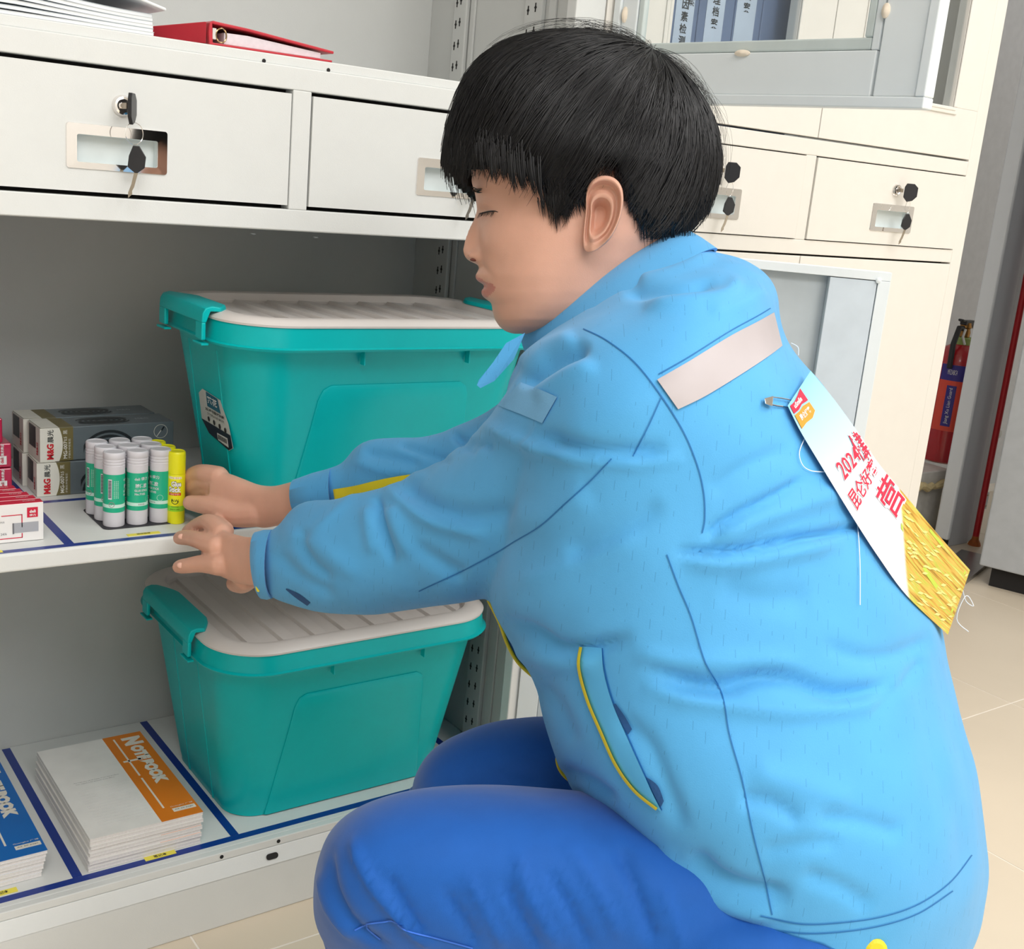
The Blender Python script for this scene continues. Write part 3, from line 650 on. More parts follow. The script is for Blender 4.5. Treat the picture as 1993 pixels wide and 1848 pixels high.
for j in range(3):
    for i in range(3):
        loc = (p0[0] + dxg * i - .002 * j + .0008 * ((i * 7 + j * 3) % 3), p0[1] + .009 + dyg * j, SHELF_Z + .0013)
        rz = {(0, 0): 2.0, (1, 0): .75, (2, 0): -.4, (0, 1): 2.15, (0, 2): 1.5}.get((i, j), .3 * i - .2 * j)
        g = gA if (i == 0 and j == 0) else dup(gA, loc, rz)
        g.location = loc; g.rotation_euler = (0, 0, rz)
        tag(g, 'white-capped green glue stick, %s column of the %s row of the block' % (coln[i], rown[j]) if not (i == 1 and j == 1) else 'white-capped green glue stick in the very middle of the block of nine', 'glue stick', 'glue sticks on the middle shelf')
gB = glue_yellow()
for j in range(3):
    p = at_z(348, 1020, SHELF_Z); loc = (p[0] - .001 - .003 * j, p[1] + .008 + .026 * j, SHELF_Z + .0004)
    g = gB if j == 0 else dup(gB, loc, .3 * j); g.location = loc; g.rotation_euler = (0, 0, 0.3 * j)
    tag(g, ['front yellow glue stick, held by the hand beside the white-capped sticks', 'middle yellow glue stick, seen only by its cap', 'rearmost yellow glue stick, seen only by its cap'][j], 'glue stick', 'glue sticks on the middle shelf')
# dark outline card under the glue sticks
cardx0 = p0[0] - .016; cardy0 = p0[1] - .0075
crd = MB(); P = rrect(cardx0, cardx0 + .085, cardy0, cardy0 + .09, .008, 5)
crd.add([(x, y, SHELF_Z + .0004) for x, y in P] + [(x, y, SHELF_Z + .0009) for x, y in P], [tuple(range(len(P), 2 * len(P)))] + [(i, (i + 1) % len(P), len(P) + (i + 1) % len(P), len(P) + i) for i in range(len(P))])
tag(crd.build('mat', mat('charcoal_mat', (48, 48, 54), .5)), 'thin charcoal mat with rounded corners under the nine green glue sticks', 'mat')
# ------------------------------------------------------------------ pen boxes
pgrey = mat('pen_box_grey', (112, 122, 128), .35, 0.25, var=.04); olive = mat('pen_box_olive', (112, 102, 62), .45); pw = mat('pen_box_white', (222, 220, 210), .45); pdk = mat('pen_box_dark', (40, 44, 48), .4); redt = mat('logo_red', (196, 24, 40), .45)
def pen_box(Lx, Dy, Hz):
    root = empty('pen_box')
    MB().box(0, Lx, 0, Dy, 0, Hz).build('carton', pgrey, root, bevel=.0008)
    m = MB()
    m.box(-.0003, .040, -.0003, .0002, 0.0003, Hz - .0003, 1); m.box(.0004, .040, .0006, Dy - .0006, Hz - .0002, Hz + .0003, 1)
    # white end with a curved edge
    n = 9; V = []; 
    for k in range(n + 1):
        z = Hz * k / n; xx = .0225 + .0045 * (1 - ((2 * k / n) - 1) ** 2); V += [(-.0008, -.0006, z), (xx, -.0006, z)]
    m.add(V, [(2 * k, 2 * k + 1, 2 * k + 3, 2 * k + 2) for k in range(n)], 2)
    m.box(-.0006, .0001, .0004, Dy - .0004, .0003, Hz - .0003, 2); m.box(.0004, .022, .0006, Dy - .0006, Hz + .0003, Hz + .0006, 2)
    m.box(-.0011, -.0006, Dy * .35, Dy * .88, Hz * .32, Hz * .95, 3)
    F_ = lambda x0, z0, off=.0012: plane_fn((x0, -off, z0), (0, 0, 1), (-1, 0, 0))
    txt_mb(m, 'M&G', .0085, F_(.0115, Hz * .30), mi=4, bold=.04, w=Hz * .46); txt_mb(m, '晨光', .0075, F_(.0118, Hz * .76), mi=3, bold=.01, w=Hz * .38)
    txt_mb(m, 'MG-007', .0048, F_(.0300, Hz * .33), mi=2, bold=.02, w=Hz * .52); txt_mb(m, '0.5', .004, F_(.0300, Hz * .66), mi=2, bold=.01, w=Hz * .12); txt_mb(m, '黑', .0052, F_(.0300, Hz * .86), mi=2)
    txt_mb(m, '子弹头中性笔芯', .0026, F_(.0352, Hz * .36), mi=2, w=Hz * .6)
    txt_mb(m, 'M&G', .006, plane_fn((-.0013, Dy * .2, Hz * .35), (0, 0, 1), (0, 1, 0)), mi=4, bold=.03)
    # printed rings on front and top
    for face in (0, 1):
        cx_ = Lx * .5; cz_ = Hz * .34 if face == 0 else Dy * .5
        for k in range(5):
            r0, r1 = .006 + .0062 * k, .0095 + .0062 * k; V = []; A = np.linspace(0, math.pi, 21) if face == 0 else np.linspace(0, 2 * math.pi, 33)
            for a in A:
                for r in (r0, r1):
                    x = cx_ + r * 1.1 * math.cos(a); z = cz_ - .012 + r * math.sin(a) if face == 0 else cz_ + r * .55 * math.sin(a)
                    z = max(.004, min((Hz if face == 0 else Dy) - .002, z)); x = max(.045, min(cx_ + .033, max(cx_ - .033, x)))
                    V.append((x, -.0007, z) if face == 0 else (x, z, Hz + .0005))
            Fc = [(2 * i, 2 * i + 2, 2 * i + 3, 2 * i + 1) for i in range(len(A) - 1)]; m.add(V, Fc if face else Fc, 3)
    txt_mb(m, '中性笔芯', .007, plane_fn((Lx * .5, -.0012, Hz * .42), X_, Z_), mi=5, bold=.01)
    V = []; c = (Lx - .018, Hz * .72)
    for a in np.linspace(0, 2 * math.pi, 29):
        for r in (.0088, .0094): V.append((c[0] + r * math.cos(a), -.0007, c[1] + r * math.sin(a)))
    m.add(V, [(2 * i, 2 * i + 1, 2 * i + 3, 2 * i + 2) for i in range(28)], 2)
    m.prism([(-.0055, -.0064), (-.005, -.0068), (.0008, .001), (.0002, .0016)], (c[0], -.0005, c[1]), X_, Z_, (0, -.0004, 0), 2); m.prism([(.0002, .0016), (.0016, .0004), (.0052, .0055), (.0038, .0066)], (c[0], -.0005, c[1]), X_, Z_, (0, -.0004, 0), 3)
    txt_mb(m, 'M&G', .006, plane_fn((Lx * .8, Dy * .5, Hz + .0006), X_, Y_), mi=5)
    m.build('carton_print', olive, root, mats=[pgrey, olive, pw, pdk, redt, mat('pale_print', (190, 196, 200), .4)])
    return root
q0 = at_z(73, 968, SHELF_Z); q1 = at_y(73, 903, q0[1])
PH = q1[2] - SHELF_Z; PLx = .172; PD = .052
pb = pen_box(PLx, PD, PH)
tl = at_z(62, 885, SHELF_Z + PH + .001)
spots = [((q0[0], q0[1], SHELF_Z + .0004), -.02, 'lower pen refill carton in front, at the bottom of the grey stack'), ((q0[0] - .004, q0[1] + PD + .003, SHELF_Z + .0004), -.01, 'lower rear pen refill carton against the shelf back'),
         ((tl[0], q0[1] + .001, SHELF_Z + PH + .0012), .03, 'upper front pen refill carton showing the whole grey side with black rings'), ((tl[0] - .006, q0[1] + PD + .006, SHELF_Z + PH + .0012), .03, 'upper rear pen refill carton, seen mostly by its top')]
for i, (loc, rz, lb) in enumerate(spots):
    g = pb if i == 0 else dup(pb, loc, rz); g.location = loc; g.rotation_euler = (0, 0, rz); tag(g, lb, 'pen box', 'grey pen refill cartons')
# ------------------------------------------------------------------ pink eraser cartons and staple boxes at the left edge
pink = mat('carton_crimson', (190, 26, 72), .3, coat=.5)
e1 = at_y(24, 945, .14); e0 = at_z(24, 958, SHELF_Z)
def eraser_box(loc, lb, w=.10, d=.07, h=.048):
    root = empty('eraser_carton', loc, lb, 'carton', 'crimson shrink-wrapped cartons')
    MB().box(-w, 0, 0, d, 0, h).build('carton', pink, root, bevel=.0015)
    m = MB(); m.box(-.017, -.006, -.0004, 0, .004, .015, 0); txt_mb(m, 'deli', .004, plane_fn((-.0115, -.0009, .0095), (0, 0, 1), (-1, 0, 0)), mi=1, bold=.02)
    txt_mb(m, '4B美术橡皮', .004, plane_fn((-.011, -.0009, h * .68), (0, 0, 1), (-1, 0, 0)), mi=0, bold=.02, w=.02); txt_mb(m, 'ART ERASER', .0025, plane_fn((-.018, -.0009, h * .68), (0, 0, 1), (-1, 0, 0)), mi=0, w=.02)
    m.build('carton_print', whitep, root, mats=[whitep, redp]); return root
ez = SHELF_Z + .0004; ey = e0[1]; hE = (at_y(24, 912, ey)[2] - SHELF_Z)
ex = e0[0]
for k in range(3):
    eraser_box((ex - (.0 if k < 2 else .010), ey + .001 * k, ez + (hE + .001) * k), ['crimson eraser carton on the shelf at the left edge, bottom of its stack', 'crimson eraser carton in the middle of the stack at the left edge', 'crimson eraser carton on top of the stack at the left edge'][k], h=hE)
s0 = at_z(85, 1051, SHELF_Z); s1 = at_y(85, 978, s0[1]); SH = s1[2] - SHELF_Z
def staple_box(loc, lb, w=.085, d=.0135):
    root = empty('staple_box', loc, lb, 'staple box', 'red and white staple boxes')
    h = SH
    MB().box(-w, 0, 0, d, 0, h).build('carton', whitep, root, bevel=.0006)
    m = MB(); m.box(-w + .0004, -.0004, .0003, d - .0003, h - .0002, h + .0003, 0)
    for a, b, c_, d_ in ((-.0445, -.0225, h * .70, h * .72), (-.0235, -.0225, h * .38, h * .72), (-.0235, -.0225, h * .10, h * .22), (-.08, -.0225, h * .10, h * .12)): m.box(a, b, -.0004, 0, c_, d_, 0)
    m.box(-.0175, -.0060, -.0004, 0, h * .62, h * .88, 0); txt_mb(m, 'deli', .0036, plane_fn((-.01175, -.0008, h * .78), X_, Z_), mi=1, bold=.03); txt_mb(m, '得力', .0026, plane_fn((-.01175, -.0008, h * .68), X_, Z_), mi=1, bold=.02, w=.007)
    m.box(-.033, -.0055, -.0004, 0, h * .24, h * .50, 2); m.box(-.033, -.0315, -.0006, 0, h * .22, h * .50, 3)
    txt_mb(m, '24/6', .0026, plane_fn((-.0425, -.0008, h * .24), X_, Z_), mi=3); txt_mb(m, 'STAPLES', .0018, plane_fn((-.0455, -.0008, h * .55), X_, Z_), mi=3, w=.008)
    txt_mb(m, 'STAPLES', .003, plane_fn((-.014, d * .5, h + .0007), X_, Y_), mi=1, w=.013)
    m.build('carton_print', redp, root, mats=[redp, whitep, mat('staple_silver', (186, 188, 194), .35, .3), mat('grey_print', (110, 110, 116), .5)]); return root
for k in range(5):
    staple_box((s0[0] - .0035 * k, s0[1] + .0155 * k, SHELF_Z + .0006), ['front staple box showing its whole white face', 'second staple box from the front of the standing row', 'third staple box from the front, middle of the row', 'fourth staple box from the front of the standing row', 'rearmost staple box of the standing row'][k])
# ------------------------------------------------------------------ notebooks
def notebook(loc, w, d, t, m_band, lb, grp, rz=0.0, top=False):
    root = empty('notebook', loc, lb, 'notebook', grp, rz)
    MB().box(0, w, 0, d, 0.0004, t - .0004).build('pages', mat('page_edges', (228, 224, 222), .7, var=.05, nscale=400), root)
    c = MB(); c.box(-.0008, w + .0002, -.0004, d + .0004, t - .0004, t); c.box(-.0008, w + .0002, -.0004, d + .0004, 0, .0004); c.box(-.0008, -.0003, -.0004, d + .0004, .0004, t - .0004)
    cv = c.build('cover', mat('cover_white', (238, 236, 232), .45), root)
    b = MB(); bx0 = w * .62
    b.box(bx0, w + (.0003 if top else -.0008), (-.0005 if top else .0012), d + (.0004 if top else -.001), t, t + .00015, 0); (b.box(bx0, w + .0004, -.00055, -.0004, t - .0004, t, 0) if top else None)
    if top:
        fn = lambda x0, y0: plane_fn((x0, y0, t + .0003), (0, -1, 0), (1, 0, 0))
        bw = w - bx0
        txt_mb(b, 'N', .027, fn(bx0 + bw * .66, d * .905), mi=1, bold=.08, w=d * .10)
        txt_mb(b, 'OTE', .019, fn(bx0 + bw * .64, d * .755), mi=1, bold=.09, w=d * .18); txt_mb(b, 'BOOK', .019, fn(bx0 + bw * .64, d * .515), mi=1, bold=.09, w=d * .28)
        b.box(bx0 + bw * .22, bx0 + bw * .265, d * .50, d * .96, t + .00015, t + .0003, 1); b.box(bx0 + bw * .22, bx0 + bw * .265, d * .12, d * .47, t + .00015, t + .0003, 1)
        b.box(bx0 + bw * .1, bx0 + bw * .55, d * .672, d * .69, t + .00015, t + .0003, 1)
        b.box(bx0 + bw * .40, bx0 + bw * .95, d * .06, d * .095, t + .00015, t + .0003, 1); txt_mb(b, 'A5 60 page', .0028, plane_fn((bx0 + bw * .67, d * .078, t + .0005), X_, Y_), mi=2, w=bw * .45)
        txt_mb(b, 'Guangbo 广博', .004, plane_fn((bx0 + bw * .67, d * .115, t + .0003), X_, Y_), mi=1, w=bw * .55)
        txt_mb(b, 'We hope you will be happy to use our products', .0024, plane_fn((w * .34, d * .565, t + .0002), X_, Y_), mi=3, w=w * .42); txt_mb(b, 'Your request is the direction of our efforts.', .0024, plane_fn((w * .32, d * .545, t + .0002), X_, Y_), mi=3, w=w * .36)
        for k in range(14): b.box(w * .12, w * .60, d * (.10 + .029 * k), d * (.10 + .029 * k) + .0003, t, t + .00012, 4)
    b.build('cover_print', m_band, cv, mats=[m_band, mat('title_cream', (232, 226, 214), .5), ink, mat('grey_ink', (120, 120, 122), .5), mat('rule_lines', (206, 204, 204), .5)])
    return root
orange = mat('notebook_orange', (224, 126, 24), .4, var=.02); nblue = mat('notebook_blue', (10, 104, 186), .4, var=.02)
b0 = at_z(172, 1672, zb); b1 = at_y(176, 1632, b0[1]); nt_h = .0050; nN = 9
nbx0, nby0 = b0[0], b0[1]
tz = zb + nt_h * nN
A = at_z(176, 1636, tz); B = at_z(391, 1577, tz); Cc = at_z(90, 1462, tz); D = at_z(279, 1430, tz)
nw = B[0] - A[0]; nd = Cc[1] - A[1]
for k in range(nN):
    dxr = [0, .0, .001, .0, .002, .001, .003, .002, .0025][k]; dyr = [0, .001, -.001, .001, 0, .002, .0, .001, .001][k]
    lb = ['orange-band notebook at the bottom of the stack', 'second orange-band notebook from the bottom', 'third orange-band notebook from the bottom', 'fourth orange-band notebook from the bottom', 'orange-band notebook in the middle of the stack', 'fourth orange-band notebook from the top', 'third orange-band notebook from the top', 'second orange-band notebook from the top', 'orange and white notebook on top of its stack, title NOTEBOOK showing'][k]
    notebook((A[0] + dxr - .002, A[1] + dyr, zb + .0006 + nt_h * k), nw, nd, nt_h - .0002, orange, lb, 'orange-band notebooks on the bottom shelf', top=(k == nN - 1))
tz2 = zb + nt_h * 7; A2 = at_z(92, 1655, tz2)
for k in range(7):
    lb = ['blue-band notebook at the bottom of the left stack', 'second blue-band notebook from the bottom', 'third blue-band notebook from the bottom', 'middle blue-band notebook of the left stack', 'third blue-band notebook from the top', 'second blue-band notebook from the top', 'blue and white notebook on top of the stack at the left edge'][k]
    notebook((A2[0] - nw - .0012 * (6 - k), A2[1] + .0015 * (k % 2), zb + .0006 + nt_h * k), nw, nd, nt_h - .0002, nblue, lb, 'blue-band notebooks on the bottom shelf', top=(k == 6))
# ------------------------------------------------------------------ top ledge: papers and binder
TZ = 1.1040
def bent_sheet(mb, P0, u, v, L, D, hf, t, n=14):
    """slab following height hf(s) along u"""
    P0, u, v = [np.array(q, float) for q in (P0, u, v)]; V = []
    for i in range(n + 1):
        s = L * i / n; h = hf(s / L)
        for dd in (0, D):
            for tt in (0, t): V.append(P0 + u * s + v * dd + np.array([0, 0, h + tt]))
    Fc = []
    for i in range(n):
        a = 4 * i; b = a + 4
        Fc += [(a, b, b + 1, a + 1), (a + 2, a + 3, b + 3, b + 2), (a + 1, b + 1, b + 3, a + 3), (a, a + 2, b + 2, b)]
    Fc += [(0, 1, 3, 2), (4 * n, 4 * n + 2, 4 * n + 3, 4 * n + 1)]
    mb.add(V, Fc)
pe = at_z(299, 72, TZ)
def paper_stack():
    yb0 = .012; xr = at_y(299, 60, yb0)[0]; L = .24; Dp = .20
    names = [('lowest white booklet of the stack on the ledge', .0), ]
    z = 0
    for k in range(6):
        root = empty('booklet', (xr, yb0 + .001 * k, TZ + .0003), ['white booklet at the bottom of the ledge stack', 'second white booklet from the bottom of the ledge stack', 'third white booklet from the bottom of the ledge stack', 'third white booklet from the top of the ledge stack', 'second white booklet from the top of the ledge stack', 'white booklet just under the lifted hard cover'][k], 'booklet', 'white booklets on the drawer ledge')
        t = .0032; z0 = t * k * 1.14
        m = MB(); bent_sheet(m, (0, .001 * (k % 2), z0), (-1, 0, 0), (0, 1, 0), L, Dp, lambda s, k=k: .0035 * k * (min(1, s * 1.8) ** 2) * .5, t)
        m.build('pages', mat('booklet_white', (236, 240, 242), .5, var=.02), root)
        m = MB(); bent_sheet(m, (.0006, -.0006 + .001 * (k % 2), z0 + t), (-1, 0, 0), (0, 1, 0), L, Dp + .001, lambda s, k=k: .0035 * k * (min(1, s * 1.8) ** 2) * .5, .0003)
        m.build('cover', mat('booklet_cover_grey', (190, 202, 212), .5) if k % 2 else mat('booklet_white', (236, 240, 242), .5), root)
    root = empty('hard_cover_book', (xr + .012, yb0, TZ), 'white hardcover book lying open-lidded on top of the booklet stack', 'book')
    m = MB(); bent_sheet(m, (0, -.004, .0262), (-1, 0, 0), (0, 1, 0), L + .02, Dp + .01, lambda s: .10 * s * .62, .0030); m.build('cover', mat('hardcover_white', (240, 242, 244), .3), root, bevel=.0012)
paper_stack()
bred = mat('binder_red', (196, 44, 58), .4, bump=.1, bscale=600)
yb1 = .012
bl = at_y(300, 70, yb1)[0]; br = at_y(650, 100, yb1); spx = at_y(408, 65, yb1); bx_r = at_y(640, 118, yb1)[0]
root = empty('ring_binder', (spx[0], yb1, TZ), 'red ring binder filled with paper lying on the drawer ledge', 'binder')
sh = at_y(408, 40, yb1)[2] - TZ; wB = br[0] - spx[0]; hr = br[2] - TZ
m = MB(); 
pr = [(0, 0), (wB * .99, 0), (wB * .99, .0025), (.004, .0025), (.003, sh * .9), (.006, sh - .003), (wB * .3, sh * .80), (wB, hr - .003), (wB, hr), (wB * .3, sh * .80 + .003), (.010, sh), (.004, sh + .0005), (0, sh * .93), (-.001, sh * .5)]
Dn = .22
m.prism(pr, (0, 0, 0), X_, Z_, (0, Dn, 0)); m.build('binder_cover', bred, root, bevel=.0008)
wl = bl - spx[0]
m = MB(); m.prism([(0, 0), (-.001, sh * .9), (-.008, sh * .8), (wl, .010), (wl, 0)], (0, .06, 0), X_, Z_, (0, Dn - .07, 0))
# far red flap seen left of the spine
m2 = MB().add([(-.002, .004, .0008), (-.002, .004, sh * .96), (wl, .10, .012), (wl, .10, .0008), (-.002, .012, .0008), (-.002, .012, sh * .96), (wl, .11, .012), (wl, .11, .0008)], [(0, 1, 2, 3), (4, 7, 6, 5), (1, 5, 6, 2), (0, 3, 7, 4), (0, 4, 5, 1), (3, 2, 6, 7)])
m2.build('spine_flap', bred, root, bevel=.001)
n = 10
m = MB(); m.prism([(.018, .003), (wB * .90, .003), (wB * .90, hr * .70), (.30 * wB, sh * .62), (.018, sh * .60)], (0, .004, 0), X_, Z_, (0, Dn - .02, 0)); m.build('paper_block', mat('binder_paper', (232, 222, 228), .6, var=.05, nscale=200), root)
m = MB(); c = np.array([.0135, .001, sh * .45]); m.tube([c + np.array([math.cos(a) * .006, 0, math.sin(a) * sh * .30]) for a in np.linspace(0, 2 * math.pi, 25)[:-1]], .0008, 6, closed=True)
m.tube([c + np.array([math.cos(a) * .006, .06, math.sin(a) * sh * .30]) for a in np.linspace(0, 2 * math.pi, 25)[:-1]], .0008, 6, closed=True)
m.build('binder_rings', mat('ring_gold', (180, 150, 110), .2, 1.0), root, smooth=True)
MB().box(.0035, .008, .0006, .08, .006, sh * .72).build('ring_plate', mat('ring_plate_white', (220, 218, 214), .4), root, bevel=.0006)
# ------------------------------------------------------------------ right side: extinguisher, plinth, column, pipe, far cabinet
def vx(px, py, y): return at_y(px, py, y)[0]
ye = .92
ered = mat('extinguisher_red', (176, 24, 34), .25, coat=.4)
er = .075; et = at_y(1868, 668, ye)[2]; eb = at_y(1836, 910, ye - er)[2]; ecx = at_y(1857, 760, ye)[0]
root = empty('fire_extinguisher', (ecx, ye, eb), 'red fire extinguisher standing on the stone plinth right of the file cabinet', 'fire extinguisher')
Hh = et - eb
MB().lathe([(er * .9, 0), (er, .006), (er, Hh * .82), (er * .93, Hh * .90), (er * .75, Hh * .955), (er * .40, Hh * .99), (er * .34, Hh)], 40).build('cylinder', ered, root, smooth=True)
MB().lathe([(er * .40, Hh * .985), (er * .42, Hh * 1.04), (er * .38, Hh * 1.05)], 24).build('neck_collar', mat('collar_green', (150, 170, 96), .5), root, smooth=True)
MB().lathe([(er * .22, Hh * 1.05), (er * .24, Hh * 1.09), (er * .2, Hh * 1.12), (er * .26, Hh * 1.13), (er * .2, Hh * 1.17)], 18).build('valve', mat('valve_brass', (150, 110, 60), .3, .9), root, smooth=True)
m = MB(); m.box(-.085, .03, -.01, .01, Hh * 1.20, Hh * 1.22); hd = m.build('handle_lever', blackpl, root, bevel=.003); hd.rotation_euler = (0, .28, 0); hd.location = (-.085, 0, -.012)
MB().box(-.02, .035, -.012, .012, Hh * 1.15, Hh * 1.19).build('carry_handle', blackpl, root, bevel=.003)
MB().tube([(-.01, 0, Hh * 1.12), (-.05, -.01, Hh * 1.13), (-.075, -.015, Hh * 1.0), (-.08, -.02, Hh * .8)], .009, 10).build('hose', mat('hose_black', (24, 24, 26), .5), root, smooth=True)
MB().tube([(-.03, -.02, Hh * 1.12), (-.045, -.025, Hh * 1.06), (-.035, -.03, Hh * 1.0)], .004, 8).build('seal_strap', mat('strap_white', (220, 220, 216), .5), root, smooth=True)
t = MB(); fb = mat('ext_label_blue', (54, 44, 130), .4); fo = mat('ext_label_orange', (220, 74, 54), .4)
a0 = math.radians(-130); rr_ = er * 1.003
arcpatch(t, rr_, a0 - 1.0, a0 + 1.3, Hh * .70, Hh * .83, 0, 16); arcpatch(t, rr_, a0 - 1.0, a0 + 1.3, Hh * .28, Hh * .70, 1, 16); arcpatch(t, er * 1.006, a0 - .62, a0 - .22, Hh * .32, Hh * .66, 0, 6)
txt_mb(t, '手提式', .018, cylfn(er * 1.008, a0 + .45, Hh * .735), mi=2, bold=.02); txt_mb(t, 'MFZ/ABC4', .016, cylfn(er * 1.008, a0 - .5, Hh * .77), mi=2, w=.03)
txt_mb(t, 'Jiang Xu Lian Guard', .014, (lambda g: (lambda x, y: g(-y, x)))(cylfn(er * 1.010, a0 - .42, Hh * .49)), mi=2, w=Hh * .30)
arcpatch(t, er * 1.006, a0 + .12, a0 + .55, Hh * .54, Hh * .62, 2, 5); txt_mb(t, '▲', .016, cylfn(er * 1.012, a0 + .34, Hh * .58), mi=1)
for k in range(2): 
    for zz in (0, .06): arcpatch(t, er * 1.006, a0 + .1, a0 + .5, Hh * (.46 - .1 * k + zz), Hh * (.465 - .1 * k + zz), 3, 4)
t.build('label_print', fb, root, mats=[fb, fo, mat('ext_white', (230, 226, 222), .4), mat('ext_cream', (226, 150, 130), .4)])
# plinth
marble = mat('mottled_marble', (198, 196, 190), .4, var=.10, nscale=40)
pzt = eb - .001; pxr = at_y(1848, 930, ye - .1)[0]; pxl = 2.0
pl = empty('stone_plinth', (pxr - .13, ye + .04, 0), 'mottled stone plinth with flaking foam edge under the fire extinguisher', 'plinth')
zc_ = at_y(1815, 944, ye - .1)[2]
MB().box(pxl - pxr + .13, .13, -.14, .2, zc_, pzt).build('top_slab', marble, pl, bevel=.004)
MB().box(pxl - pxr + .135, .122, -.13, .19, 0, zc_ - .0005).build('plinth_body', marble, pl, bevel=.003)
foam = mat('yellow_foam', (206, 188, 142), .8, var=.12, nscale=60)
m = MB(); rs = random.Random(3)
pts = [(-.19 + .02 * k, -.142 - rs.uniform(0, .006), zc_ + rs.uniform(-.008, .006)) for k in range(17)] + [(.128 + rs.uniform(-.004, .006), -.142, zc_ - .02 * k) for k in range(1, 10)]
m.tube(pts, [rs.uniform(.007, .013) for _ in pts], 8); m.build('foam_bead', foam, pl, smooth=True)
# white column
colm = mat('column_white', (222, 226, 230), .5, var=.01)
yc = .70; th = .05
zcb = at_y(1850, 1022, yc)[2]
ca_ = at_y(1873, 743, yc + th)[0]; cb_ = at_y(1909, 743, yc)[0]
col_ = MB().box(ca_, cb_, yc, yc + th, .03, 2.79).build('column_shaft', colm, None, bevel=.006)
croot = empty('square_column', ((ca_ + cb_) / 2, yc + th / 2, 0), 'slim white square column standing between the extinguisher and the grey panels', 'column')
col_.parent = croot; col_.matrix_parent_inverse = Matrix.Translation(croot.location).inverted()
cf_ = MB().box(ca_ + .004, cb_ - .004, yc + .004, yc + th - .004, 0, .0295).build('column_foot', dark, None); cf_.parent = croot; cf_.matrix_parent_inverse = Matrix.Translation(croot.location).inverted()
gpan = mat('panel_grey', (176, 180, 186), .5, var=.01); gpan2 = mat('panel_grey_light', (196, 200, 206), .5, var=.01)
a = cb_ + .001; b = at_y(1944, 743, yc + .02)[0]
tag(MB().box(a, b, yc + .02, yc + .06, 0, 2.79).build('upright_panel', gpan2, None, bevel=.002), 'pale grey upright panel just left of the thin red pipe', 'panel')
rp = at_y(1950, 743, yc + .012)

root = empty('pipe', (rp[0], yc - .002, .0), 'thin red vertical pipe between the grey panels', 'pipe')
zf_ = .02
MB().lathe([(.010, .03), (.010, 2.76)], 16).build('pipe_run', mat('pipe_red', (190, 30, 40), .35), root, smooth=True)
MB().lathe([(.020, 0), (.018, .008), (.011, .02), (.009, .04)], 18).build('rusty_collar', mat('rust_orange', (176, 96, 40), .7, var=.2, nscale=60), root, smooth=True)
a = b + .001
bk = MB().box(a, a + .075, yc + .03, yc + .06, .0, 2.79).build('back_panel', gpan, None, bevel=.002); tag(bk, 'grey upright panel right of the thin red pipe, with white disc and screws', 'panel')
q = at_y(1943, 845, yc + .03); MB().lathe([(.014, yc + .0300), (.013, yc + .026)][::1], 20, (q[0], 0, q[2]), ax=1).build('round_button', mat('button_white', (226, 226, 222), .5), bk)
q = at_y(1917, 975, yc + .03); pl_ = MB().box(q[0] - .012, q[0] + .014, yc + .0275, yc + .0298, q[2] - .028, q[2] + .028).build('screw_plate', gpan2, bk, bevel=.002)
for k in range(4): MB().lathe([(.0035, yc + .0274), (.003, yc + .026)], 10, (q[0] - .005 + .012 * (k % 2), 0, q[2] - .018 + .036 * (k // 2)), ax=1).build('screw', brass, pl_)
# far grey cabinet, side facing the photographer
f0 = at_z(1905, 1100, .06); f1 = at_z(1993, 1122, .06)
u = (f1 - f0); u[2] = 0; u /= np.linalg.norm(u); n_ = np.array([-u[1], u[0], 0.0])
if n_[0] < 0: n_ = -n_
mb = MB(); P = [f0, f0 + u * .9, f0 + u * .9 + n_ * .5, f0 + n_ * .5]
fc = empty('grey_cabinet', (float(f0[0]), float(f0[1]), 0), 'plain grey cabinet side at the right edge of the photo', 'cabinet')
def fb_(mb, z0, z1, s0=0, s1=.9, d0=0, d1=.5):
    return mb.hexa([f0 * [1, 1, 0] + u * s + n_ * d - f0 * [1, 1, 0] + np.array([0, 0, z]) for z in (z0, z1) for s, d in ((s0, d0), (s1, d0), (s1, d1), (s0, d1))])
m = fb_(MB(), .06, 2.0); m.build('carcass', mat('cabinet_grey', (178, 182, 186), .45), fc, bevel=.004)
m = fb_(MB(), .0, .059, .03, .87, .03, .47); m.build('recessed_base', dark, fc)
m = fb_(MB(), .0, .012, -.12, -.02, -.02, .3); m.build('floor_channel', mat('channel_steel', (150, 150, 148), .3, .8), fc)
tag(MB().box(2.0, 2.5, .58, .77, 0, .14).build('dark_box', dark, None, bevel=.01), 'low black box on the floor behind the white column', 'box')
